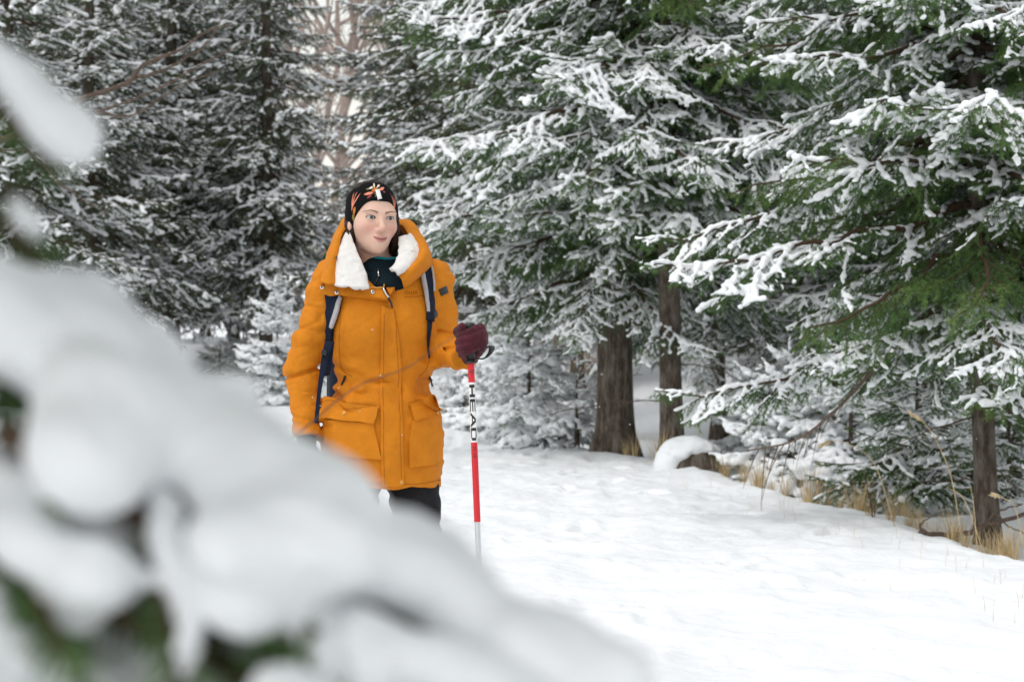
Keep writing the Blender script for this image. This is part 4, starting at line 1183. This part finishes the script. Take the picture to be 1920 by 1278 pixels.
# glove round the grip (her left hand): local frame of the pole at the grip
gx_, gy_, gz_ = np.arange(-.075, .085, .0022), np.arange(-.075, .11, .0022), np.arange(-.075, .075, .0022)
X, Y, Z = grid(gx_, gy_, gz_)
F = np.full(X.shape, 0.05, np.float32)
for k, (zf, R0, endang) in enumerate(((0.020, 0.0305, 205), (0.002, 0.0340, 200), (-0.017, 0.0325, 192), (-0.034, 0.0275, 182))):
    rf = (0.0118, 0.0122, 0.0116, 0.0105)[k]
    ang = np.radians(np.linspace(-18, endang, 12))        # 0 = +x (knuckles), 90 = toward the camera (-y)
    pts = np.stack([R0 * np.cos(ang) * (1 + 0.15 * (ang < 0.6)), -R0 * np.sin(ang) * 0.92, zf + 0.011 * np.cos(ang) + 0.002 * np.sin(3 * ang)], 1)
    Ff = np.full(X.shape, 0.05, np.float32)
    for a, c in zip(pts[:-1], pts[1:]): Ff = np.minimum(Ff, cone(X, Y, Z, a, c, rf, rf))
    F = smin(F, Ff, 0.0022)
F = smin(F, ell(X, Y, Z, (0.032, 0.012, -0.002), (0.021, 0.036, 0.040)), 0.012)          # back of the hand
F = smin(F, ell(X, Y, Z, (0.004, 0.036, -0.014), (0.032, 0.020, 0.040)), 0.012)          # heel of the palm
F = smin(F, cone(X, Y, Z, (-0.010, 0.036, 0.004), (-0.034, 0.004, 0.024), 0.017, 0.0150), 0.008)   # thumb
F = smin(F, cone(X, Y, Z, (-0.034, 0.004, 0.024), (-0.022, -0.026, 0.036), 0.0148, 0.0120), 0.004)
WH = np.array([0.004, 0.05, -0.035])
F = smin(F, cone(X, Y, Z, (0.006, 0.034, -0.025), (-0.006, 0.085, -0.045), 0.030, 0.031), 0.014)
nr = np.abs(F) < 0.01
F[nr] += 0.0012 * vnoise(X[nr] * 160, Y[nr] * 160, Z[nr] * 160, 51)
V, Q = surface_nets(F.astype(np.float32), gx_, gy_, gz_)
Rm = np.array(pole.rotation_euler.to_matrix()); GC = PB + pd * (sG - 0.047)
Wv = V @ Rm.T + GC
Lv = np.array([_inv @ Vector(p) for p in Wv])
link('glove', mesh_np('glove', Lv, [Q], M['burgundy']), person)['label'] = 'fuzzy burgundy glove closed round the pole grip'
mb = MB()      # wrist strap of the pole
P = spline([(0.012, -0.01, sR + 0.012), (0.040, -0.022, sR + 0.010), (0.060, 0.0, sR + 0.030), (0.062, 0.03, sR + 0.05), (0.03, 0.06, sR + 0.04)], 20)
mb.tube(P, 0.009, 6, flat=0.3)
link('wrist_strap', mb.mesh('wrist_strap', M['black']), pole)

# ---- backpack (a thing of its own)
pack = bpy.data.objects.new('backpack', None); COL.objects.link(pack)
pack.location = PR; pack.rotation_euler = (0, 0, PYAW)
tag(pack, 'dark navy backpack with grey-edged shoulder straps worn over the parka', 'backpack')
px_, py_, pz_ = np.arange(-.19, .2, .008), np.arange(0.10, .36, .008), np.arange(0.86, 1.48, .008)
X, Y, Z = grid(px_, py_, pz_)
rb = lambda c, hs, r: np.sqrt(np.maximum(np.abs(X - c[0]) - hs[0] + r, 0) ** 2 + np.maximum(np.abs(Y - c[1]) - hs[1] + r, 0) ** 2 + np.maximum(np.abs(Z - c[2]) - hs[2] + r, 0) ** 2) - r
F = rb((0, 0.215, 1.16), (0.135, 0.075, 0.27), 0.06)
F = smin(F, rb((0, 0.29, 1.05), (0.10, 0.045, 0.13), 0.035), 0.02)
F += 0.005 * vnoise(X * 14, Y * 14, Z * 14, 61)
V, Q = surface_nets(F.astype(np.float32), px_, py_, pz_)
link('pack_body', mesh_np('pack_body', V, [Q], M['navy']), pack)
mb = MB(); mb.tube(spline([(-0.14, 0.14, 1.44), (-0.155, 0.13, 1.455), (-0.16, 0.16, 1.42)], 10), 0.006, 6)
link('haul_loop', mb.mesh('haul_loop', fabric('green_strap', (0.01, 0.07, 0.03))), pack)
def ribbon(name, rows, mat, thick, off=0.004, dflt=6.1, nv=40, nu=6, parent=pack):
    Lc = spline([r[0] for r in rows], nv); Rc = spline([r[1] for r in rows], nv)
    dd = np.interp(np.linspace(0, 1, nv), np.linspace(0, 1, len(rows)), [r[2] if len(r) > 2 else 0 for r in rows])
    P = np.zeros((nv, nu, 3))
    for a in range(nv):
        for c in range(nu):
            p = Lc[a] + (Rc[a] - Lc[a]) * c / (nu - 1)
            if dd[a] > 0: P[a, c] = L(p[0], p[1], dd[a])
            else:
                q, n = hit(p[0], p[1], dflt); P[a, c] = q + n * off
    i = (np.arange(nv - 1)[:, None] * nu + np.arange(nu - 1)[None]).ravel()
    o = link(name, mesh_np(name, P.reshape(-1, 3), [np.stack([i, i + nu, i + nu + 1, i + 1], 1)], mat), parent)
    md = o.modifiers.new('t', 'SOLIDIFY'); md.thickness = thick; md.offset = 0
    return o
s1 = ribbon('shoulder_strap', [((612, 545), (643, 558)), ((612, 580), (637, 585)), ((612, 605), (628, 612)), ((609, 640), (626, 640))], M['navy'], 0.012, 0.008)
ribbon('strap_edge', [((640, 556), (645, 560)), ((634, 585), (639, 588)), ((626, 612), (630, 615))], M['greyedge'], 0.008, 0.014, parent=s1, nu=3)
ribbon('webbing', [((609, 640), (626, 640), 6.06), ((602, 675), (614, 678), 6.05), ((595, 730), (603, 731), 6.05), ((589, 792), (597, 793), 6.06)], M['navy'], 0.003)
ribbon('webbing', [((616, 642), (627, 640), 6.065), ((613, 680), (622, 684), 6.07), ((607, 705), (618, 702), 6.11)], M['navy'], 0.003)
ribbon('buckle', [((603, 655), (613, 657), 6.045), ((602, 664), (612, 667), 6.045)], M['black'], 0.008, nv=6)
s2 = ribbon('shoulder_strap', [((787, 500), (803, 492)), ((792, 530), (807, 525)), ((798, 565), (809, 565)), ((798, 600), (808, 602))], M['navy'], 0.012, 0.009)
ribbon('strap_edge', [((783, 503), (788, 500)), ((788, 532), (793, 530)), ((795, 570), (799, 570)), ((797, 585), (800, 586))], M['greyedge'], 0.008, 0.014, parent=s2, nu=3)
ribbon('strap_edge', [((803, 490), (806, 489)), ((807, 524), (810, 524)), ((808, 548), (811, 548))], M['greyedge'], 0.008, 0.014, parent=s2, nu=3)
ribbon('webbing', [((800, 600), (808, 600)), ((799, 640), (804, 640)), ((803, 668), (807, 668))], M['navy'], 0.003, 0.006)
ribbon('buckle', [((801, 582), (809, 580)), ((806, 590), (813, 588)), ((808, 597), (814, 593))], M['black'], 0.006, 0.012, nv=6)
# headband label
p0 = Vector(L(704, 360, 6.2) - CAML).normalized()
HBB = bvh_of(hb)
def hith(px, py):
    d = Vector(L(px, py, 6.2) - CAML).normalized(); loc, nor, _i, _d = HBB.ray_cast(Vector(CAML), d)
    if nor.dot(d) > 0: nor = -nor
    return np.array(loc), np.array(nor)
lab = np.zeros((6, 4, 3)); 
for a in range(6):
    for c in range(4):
        q, n = hith(703.3 + a * 1.0 + (c / 3) * 7.6, 357.0 + a * 3.5 - (c / 3) * 1.6); lab[a, c] = q + n * 0.0032
i = (np.arange(5)[:, None] * 4 + np.arange(3)[None]).ravel()
tg = link('headband_tag', mesh_np('headband_tag', lab.reshape(-1, 3), [np.stack([i, i + 4, i + 5, i + 1], 1)], M['pwhite']), hb)
md = tg.modifiers.new('t', 'SOLIDIFY'); md.thickness = 0.001
c00, c10, c01 = lab[0, 0], lab[5, 0], lab[0, 3]
nrm = np.cross(c10 - c00, c01 - c00); nrm /= np.linalg.norm(nrm); nrm *= np.sign(nrm @ (CAML - c00))
mb = MB()
for u0, u1, w0, w1 in ((.10, .13, .35, .6), (.18, .27, .42, .68), (.30, .38, .38, .66), (.41, .50, .42, .70), (.53, .58, .36, .55), (.61, .68, .40, .66), (.73, .76, .38, .62)):
    mb.add([c00 + a_ * (c10 - c00) + b_ * (c01 - c00) + nrm * 0.0014 for a_, b_ in ((u0, w0), (u1, w0), (u1, w1), (u0, w1))], None, [(0, 1, 2, 3)])
link('tag_print', mb.mesh('tag_print', simple('tag_ink', (0.10, 0.11, 0.13), 0.8)), tg)
# ---------------------------------------------------------------- snow-laden spruce close to the camera
fg = bpy.data.objects.new('foreground_spruce', None); COL.objects.link(fg)
FX, FY = -0.85, 0.95
fg.location = (FX, FY, gz1(FX, FY))
tag(fg, 'spruce bough heaped with thick soft snow, out of focus in front of the woman', 'tree')
tm, _ax = trunk_mesh(300, 0.11, 6.0)
link('trunk', tm, fg)
FI = fg.matrix_world.inverted() if False else Matrix.Translation(-Vector(fg.location))
def fg_bough(tip, base, seed, snow, cover, width=0.36, h=0.009, roll=0.0, nm=None, den=800, **kw):
    tip, base = Vector(tip), Vector(base)
    d = tip - base; Lb = d.length
    w, SV, SQ = make_bough(seed, Lb, den, 0.021, 0.0028, h, snow, 0.06, 0.05, 0.04, width, cover)
    x = d.normalized(); y = Vector((0, 0, 1)).cross(x).normalized(); z = x.cross(y)
    R = Matrix((x, y, z)).transposed() @ Matrix.Rotation(roll, 3, 'X')
    o = link('branch', w.mesh('branch', [M['twig'], M['needle']]), fg, base - Vector(fg.location), R.to_euler())
    s = link('snow', mesh_np('branch_snow', SV, [SQ], M['snow']), o); s['kind'] = 'stuff'
    return o
K = 0.74
fg_bough(at(1165, 1280, 1.02 * K), at(-720, 225, 1.12 * K), 310, 1.55, 0.95, 0.20, 0.007)
fg_bough(at(900, 1390, 0.98 * K), at(-800, 520, 1.06 * K), 311, 1.2, 0.74, 0.30, 0.007)
fg_bough(at(640, 1420, 1.04 * K), at(-600, 760, 1.10 * K), 318, 1.05, 0.55, 0.34, 0.007)
fg_bough(at(980, 1500, 1.02 * K), at(-300, 960, 1.08 * K), 319, 1.1, 0.6, 0.34, 0.007)
fg_bough(at(1020, 1400, 0.96 * K), at(0, 820, 1.02 * K), 321, 1.1, 0.72, 0.26, 0.007)
fg_bough(at(420, 1480, 0.99 * K), at(-800, 720, 1.06 * K), 316, 0.95, 0.42, 0.36, 0.007)
fg_bough(at(1080, 1480, 0.97 * K), at(-300, 900, 1.02 * K), 317, 0.95, 0.45, 0.34, 0.007)
fg_bough(at(240, 1420, 1.06 * K), at(-700, 860, 1.12 * K), 312, 0.85, 0.38, 0.36, 0.007)
fg_bough(at(410, 770, 1.08 * K), at(-650, 470, 1.16 * K), 313, 1.20, 0.85, 0.14, 0.007)
fg_bough(at(115, 295, 1.12 * K), at(-420, -420, 1.20 * K), 314, 1.05, 0.9, 0.12, 0.007)
fg_bough(at(85, 480, 1.12 * K), at(-420, 20, 1.20 * K), 315, 0.75, 0.45, 0.30, 0.007)
rs = np.random.RandomState(12)
for k in range(84):                       # unseen crown added above the picture to shade the snowy boughs below
    z = 1.95 + 0.045 * k; a = k * 2.4 + rs.normal(0, .2); l = 1.6 * (1 - (z - 1.9) / 4.6) + 0.15
    me, sn, L0 = NEAR['S' if l < 1.05 else 'M'][rs.randint(2)]
    o = link('branch', me, fg, (0, 0, z), (0, math.radians(-4 - 3 * rs.rand()), a), l / L0)
    link('snow', sn, o)['kind'] = 'stuff'
# ---------------------------------------------------------------- snow-capped stump
sx, sy = gpos(1303, 16.2); sz = gz1(sx, sy)
st = bpy.data.objects.new('tree_stump', None); COL.objects.link(st); st.location = (sx, sy, sz)
tag(st, 'low broken tree stump under a rounded cap of snow at the trail edge', 'stump')
X, Y, Z = grid(np.arange(-.34, .34, .012), np.arange(-.32, .32, .012), np.arange(-.12, .36, .012))
F = np.sqrt(X ** 2 + Y ** 2) - (0.17 + 0.10 * np.exp(-np.maximum(Z, 0) / 0.08) + 0.03 * vnoise(X * 9, Y * 9, Z * 4, 71))
F = smax(F, Z - 0.17 - 0.05 * vnoise(X * 11, Y * 11, 0 * Z, 72), 0.01)
V, Q = surface_nets(F.astype(np.float32), np.arange(-.34, .34, .012), np.arange(-.32, .32, .012), np.arange(-.12, .36, .012))
link('wood', mesh_np('wood', V, [Q], M['bark']), st)
F = ell(X, Y, Z, (-0.03, 0, 0.185), (0.235, 0.21, 0.10)) + 0.022 * vnoise(X * 8, Y * 8, Z * 8, 73) + 0.008 * vnoise(X * 22, Y * 22, Z * 22, 74)
F = smin(F, ell(X, Y, Z, (-0.22, -0.02, 0.05), (0.12, 0.15, 0.12)), 0.05)
F = smax(F, 0.105 - Z - 0.9 * np.maximum(-X - 0.08, 0), 0.02)
V, Q = surface_nets(F.astype(np.float32), np.arange(-.34, .34, .012), np.arange(-.32, .32, .012), np.arange(-.12, .36, .012))
link('snow_cap', mesh_np('snow_cap', V, [Q], M['snow']), st)
# ---------------------------------------------------------------- dry grass
def tuft_mesh(seed, n, hgt, spread):
    rs = np.random.RandomState(seed); mb = MB()
    for k in range(n):
        a = rs.uniform(0, 6.28); r0 = rs.uniform(0, spread * .4); l = hgt * rs.uniform(0.4, 1.1); lean = rs.uniform(0.1, 0.7)
        t = np.linspace(0, 1, 5)
        P = np.stack([math.cos(a) * (r0 + lean * l * t ** 1.7), math.sin(a) * (r0 + lean * l * t ** 1.7), -0.05 + (l + 0.05) * t * (1 - 0.25 * lean * t)], 1)
        w = np.array([-math.sin(a), math.cos(a), 0]) * 0.0030
        V = np.concatenate([P + w * (1 - t * .8)[:, None], P - w * (1 - t * .8)[:, None]])
        j = np.arange(4); mb.add(V, None, np.stack([j, j + 1, j + 6, j + 5], 1))
    return mb.mesh('tuft', M['straw'])
TM = [tuft_mesh(400 + k, (60, 48, 80, 34)[k], (0.22, 0.30, 0.26, 0.16)[k], (0.10, 0.12, 0.18, 0.08)[k]) for k in range(4)]
rs = np.random.RandomState(77)
spots = [(1168, 17.4), (1185, 17.3), (1238, 16.5), (1262, 16.4), (1275, 16.5), (1340, 15.8), (1365, 15.4), (1395, 14.9), (1425, 14.6), (1450, 14.3), (1480, 13.9), (1520, 13.5), (1545, 13.2), (1580, 12.9),
         (1610, 12.6), (1640, 12.2), (1670, 11.9), (1700, 11.7), (1730, 11.5), (1760, 11.3), (1785, 11.1), (1815, 11.0), (1840, 10.9), (1865, 10.8), (1890, 10.6), (1910, 10.5), (1795, 11.7), (1835, 11.5), (1880, 11.3), (1620, 13.2), (1560, 13.9), (1690, 12.6)]
for k, (px, Yd) in enumerate(spots):
    X, Y = gpos(px + rs.uniform(-8, 8), Yd + 0.25)
    o = link('dry_grass', TM[rs.randint(4)], None, (X, Y, gz1(X, Y)), (0, 0, rs.uniform(0, 6.28)), rs.uniform(0.7, 1.2))
    tag(o, 'tuft of dry straw-coloured grass poking through the snow along the trail edge', 'grass', 'dry grass tufts along the trail edge')
mb = MB(); rs = np.random.RandomState(78)      # single thin blades on the trail snow
for k in range(64):
    px = rs.uniform(1250, 1990); Yd = np.interp(px, [1250, 1500, 1920, 2000], [15.5, 12.5, 9.3, 9]) - abs(rs.normal(0, 0.9))
    X, Y = gpos(px, Yd); z0 = gz1(X, Y); l = rs.uniform(0.02, 0.10) ** 1.0; a = rs.uniform(0, 6.28); e = rs.uniform(.1, .5) * l
    mb.tube(np.array([(X, Y, z0 - 0.01), (X + e * .3 * math.cos(a), Y + e * .3 * math.sin(a), z0 + l * .6), (X + e * math.cos(a), Y + e * math.sin(a), z0 + l)]), [0.0011, 0.0008, 0.0004], 3, cap=False)
o = link('grass_blades', mb.mesh('grass_blades', M['straw'])); tag(o, 'scattered thin dry grass blades sticking out of the trail snow', 'grass', kind='stuff')
def stalk(pts, Y, label, head=True, r=0.003):
    P0 = np.array([at(a, c, Y) for a, c in pts]); base = P0[-1].copy()
    base[2] = gz1(base[0], base[1]) - 0.02; P0[-1] = base
    root = bpy.data.objects.new('grass_stalk', None); COL.objects.link(root); root.location = base
    tag(root, label, 'grass'); P = spline(P0[::-1] - base, 24)
    mb = MB(); mb.tube(P, np.linspace(r, r * .45, 24), 5); link('stem', mb.mesh('stem', M['straw']), root)
    if head:
        mb = MB(); rs = np.random.RandomState(int(pts[0][0]))
        for k in range(60):
            q = P[-1] + (P[-5] - P[-1]) * rs.rand() + rs.normal(0, .004, 3); d = (P[-1] - P[-3]); d /= np.linalg.norm(d)
            mb.tube(np.stack([q, q + d * 0.010 + rs.normal(0, .004, 3), q + d * 0.022 + rs.normal(0, .006, 3)]), [0.001, 0.0028, 0.0006], 4)
        link('seed_head', mb.mesh('seed_head', M['seed']), root)
stalk([(1708, 775), (1735, 795), (1760, 835), (1785, 900), (1808, 985)], 11.0, 'tall bent grass stalk with a pale seed head beside the leaning trunk')
stalk([(1540, 835), (1565, 826), (1590, 832), (1640, 870), (1680, 1000)], 11.6, 'grass stalk bowed over with a hanging pale seed head')
stalk([(1865, 928), (1885, 935), (1905, 955), (1925, 1040)], 10.6, 'short arched grass stalk with a seed head right of the leaning trunk')
stalk([(1820, 912), (1826, 950), (1834, 1000)], 10.9, 'straight broken straw stem at the foot of the leaning trunk', False)
stalk([(1775, 912), (1810, 940), (1850, 1010)], 10.9, 'slanting bare straw stem beside the tall grass stalk', False)
def twigs(name, lines, label, cat, mat, base, parent=None):
    """lines: list of (points [(px,py,Y)...], r0, r1)"""
    root = bpy.data.objects.new(name, None); COL.objects.link(root); root.location = base; tag(root, label, cat)
    for pts, r0, r1 in lines:
        P = spline([np.array(at(*p)) - np.array(base) for p in pts], 22)
        P += np.random.RandomState(len(pts)).normal(0, r0 * .35, P.shape)
        mb = MB(); mb.tube(P, np.linspace(r0, r1, 22), 5); link('twig', mb.mesh('twig', mat), root)
    return root
def gp(px, Yd, dz=-0.03):
    X, Y = gpos(px, Yd); return (X, Y, gz1(X, Y) + dz)
twigs('dead_stem', [([(1640, 1010, 11.9), (1634, 950, 11.9), (1622, 890, 11.9)], .006, .003), ([(1642, 1010, 11.9), (1640, 960, 11.9), (1644, 915, 11.9)], .005, .002), ([(1634, 960, 11.9), (1650, 925, 11.8), (1662, 905, 11.8)], .003, .001)],
      'pair of dark dead stems standing in the snow between stump and leaning trunk', 'stem', M['twig'], gp(1641, 11.9))
twigs('fallen_branch', [([(1690, 1012, 11.3), (1735, 1000, 11.4), (1790, 1003, 11.5), (1850, 985, 11.6), (1930, 960, 11.7)], .022, .012), ([(1735, 1000, 11.4), (1725, 985, 11.4), (1745, 968, 11.5)], .008, .003),
                        ([(1840, 988, 11.6), (1870, 960, 11.5), (1915, 945, 11.4)], .009, .004), ([(1870, 962, 11.5), (1890, 985, 11.4), (1925, 1000, 11.3)], .006, .003)],
      'dark fallen branch lying in the snow at the foot of the leaning trunk', 'branch', M['deadtwig'], gp(1760, 11.5, 0))
# bare shrub low on the near side, and a bare sapling
B0 = tuple(at(-40, 1330, 4.4)); B0 = (B0[0], B0[1], gz1(B0[0], B0[1]))
twigs('bare_shrub', [([(20, 1285, 4.4), (75, 1256, 4.4), (100, 1254, 4.4), (140, 1259, 4.4), (160, 1278, 4.4)], .0022, .0014), ([(115, 1285, 4.4), (160, 1252, 4.4), (200, 1240, 4.4), (243, 1228, 4.4)], .0024, .0012),
                     ([(164, 1235, 4.4), (190, 1200, 4.4), (238, 1157, 4.4)], .0020, .0010), ([(222, 1229, 4.4), (219, 1205, 4.4), (205, 1192, 4.4), (186, 1178, 4.4)], .0012, .0007),
                     ([(236, 1160, 4.4), (231, 1185, 4.4), (228, 1198, 4.4)], .0010, .0006), ([(5, 1255, 4.4), (15, 1232, 4.4), (20, 1215, 4.4)], .0014, .0008), ([(-40, 1330, 4.4), (20, 1285, 4.4), (115, 1285, 4.4)], .004, .0024)],
      'thin bare shrub twigs low in the snow under the foreground bough', 'shrub', M['twig'], B0)
S0 = (at(-700, 900, 3.2).x, 3.2, 0.0); S0 = (S0[0], S0[1], gz1(S0[0], S0[1]))
sl = [([(-700, 900, 3.2), (-420, 420, 3.2), (-150, 330, 3.2), (70, 230, 3.2), (240, 150, 3.2), (330, 95, 3.2), (430, 40, 3.2)], .009, .0014),
      ([(70, 230, 3.2), (180, 210, 3.2), (290, 170, 3.2), (380, 120, 3.2), (470, 75, 3.2)], .0028, .001), ([(-150, 330, 3.2), (30, 280, 3.2), (120, 350, 3.2), (200, 400, 3.2)], .003, .001),
      ([(240, 150, 3.2), (310, 130, 3.2), (390, 80, 3.2), (420, 20, 3.2)], .003, .001), ([(180, 210, 3.2), (250, 215, 3.2), (340, 160, 3.2), (420, 130, 3.2)], .0025, .0009),
      ([(-420, 420, 3.2), (-100, 560, 2.9), (250, 850, 2.7), (520, 830, 2.6), (650, 735, 2.6), (760, 690, 2.6), (850, 630, 2.6)], .0016, .0006)]
twigs('bare_sapling', sl, 'bare reddish-brown sapling twigs arching in front of the dark stand', 'sapling', M['deadtwig'], S0)
# long dead bough hanging from the leaning trunk
def tree_named(txt):
    return next(o for o in COL.objects if o.get('label', '').startswith(txt))
t4 = tree_named('leaning brown spruce')
mb = MB(); P = spline([np.array(at(*p)) - np.array(t4.location) for p in ((1822, 535, 11.75), (1740, 590, 11.6), (1650, 680, 11.4), (1565, 770, 11.3), (1490, 825, 11.3), (1400, 845, 11.3))], 40)
mb.tube(P, np.linspace(.016, .004, 40), 6)
rs = np.random.RandomState(9)
for k in range(26):
    q = P[12 + k]; d = np.array([rs.uniform(-.6, -.1), rs.normal(0, .5), rs.uniform(-.8, .1)]); l = rs.uniform(.12, .4)
    C = q + d * np.linspace(0, l, 6)[:, None]; C[:, 2] -= 0.25 * l * np.linspace(0, 1, 6) ** 2
    mb.tube(C, np.linspace(.004, .0012, 6), 4, cap=False)
link('dead_branch', mb.mesh('dead_branch', M['deadtwig']), t4)
# ---------------------------------------------------------------- bare broadleaved trees and bushes far behind
def bare_tree(seed, x, y, H, label, group, mat, name='bare_tree', spread=0.5, r0=0.07, depth=4):
    rs = np.random.RandomState(seed); mb = MB(); tk = MB()
    def grow(p, d, l, r, lev):
        n = 5; t = np.linspace(0, 1, n); d = d / np.linalg.norm(d)
        P = p + d * (t * l)[:, None] + np.cumsum(rs.normal(0, 0.03 * l, (n, 3)), 0) * (t > 0)[:, None]
        (tk if lev == 0 else mb).tube(P, np.linspace(r, r * .55, n), 6 if lev < 2 else 3, cap=False)
        if lev >= depth: return
        for k in range(4 if lev else 9):
            f = rs.uniform(0.25, 1.0); i = min(int(f * (n - 1)), n - 2); q = P[i] + (P[i + 1] - P[i]) * (f * (n - 1) - i)
            nd = d + rs.normal(0, spread, 3); nd[2] = nd[2] * .6 + .25
            grow(q, nd, l * rs.uniform(.35, .6), r * .5, lev + 1)
    grow(np.zeros(3), np.array([0.02, 0, 1.]), H * .75, r0, 0)
    root = bpy.data.objects.new(name, None); COL.objects.link(root); root.location = (x, y, gz1(x, y) - 0.05); tag(root, label, 'tree' if 'tree' in name else 'bush', group)
    link('trunk', tk.mesh('trunk', mat), root); link('crown', mb.mesh('crown', mat), root)['kind'] = 'stuff'
M['pinkbark'] = simple('pinkbark', (0.33, 0.265, 0.235), 0.9, 0.1, 0.2, 3)
M['rustbark'] = simple('rustbark', (0.30, 0.20, 0.14), 0.9, 0.1, 0.3, 5)
for k, (px, Yd, H) in enumerate(((575, 62, 15), (600, 70, 17), (640, 66, 15), (555, 75, 17), (890, 60, 13))):
    X, Y = gpos(px, Yd); bare_tree(500 + k, X, Y, H, 'bare pinkish-brown broadleaved tree far behind the spruces', 'bare trees far behind the spruces', M['pinkbark'], r0=.16, depth=4)
for k, (px, Yd, H) in enumerate(((1050, 24, 1.6), (1095, 25, 1.8), (1020, 26, 1.7), (925, 27, 1.6), (1120, 23, 1.3))):
    X, Y = gpos(px, Yd); bare_tree(520 + k, X, Y, H, 'leafless rusty-brown bush between the young spruces and the thick trunk', 'leafless bushes among the young spruces', M['rustbark'], 'bare_bush', .7, .012, 3)
# ---------------------------------------------------------------- falling snow
rs = np.random.RandomState(31); mb = MB()
oc = np.array([(1, 0, 0), (-1, 0, 0), (0, 1, 0), (0, -1, 0), (0, 0, 1), (0, 0, -1)], float)
ot = np.array([(0, 2, 4), (2, 1, 4), (1, 3, 4), (3, 0, 4), (2, 0, 5), (1, 2, 5), (3, 1, 5), (0, 3, 5)])
for k in range(420):
    Yd = rs.uniform(3.5, 15); p = at(rs.uniform(-100, 2020), rs.uniform(-60, 1000), Yd)
    if p.z < 0.3: continue
    mb.add(np.array(p) + oc * rs.uniform(0.0009, 0.0021), ot)
o = link('snowfall', mb.mesh('snowfall', M['snow'])); tag(o, 'fine snowflakes drifting down through the air', 'snow', kind='stuff')
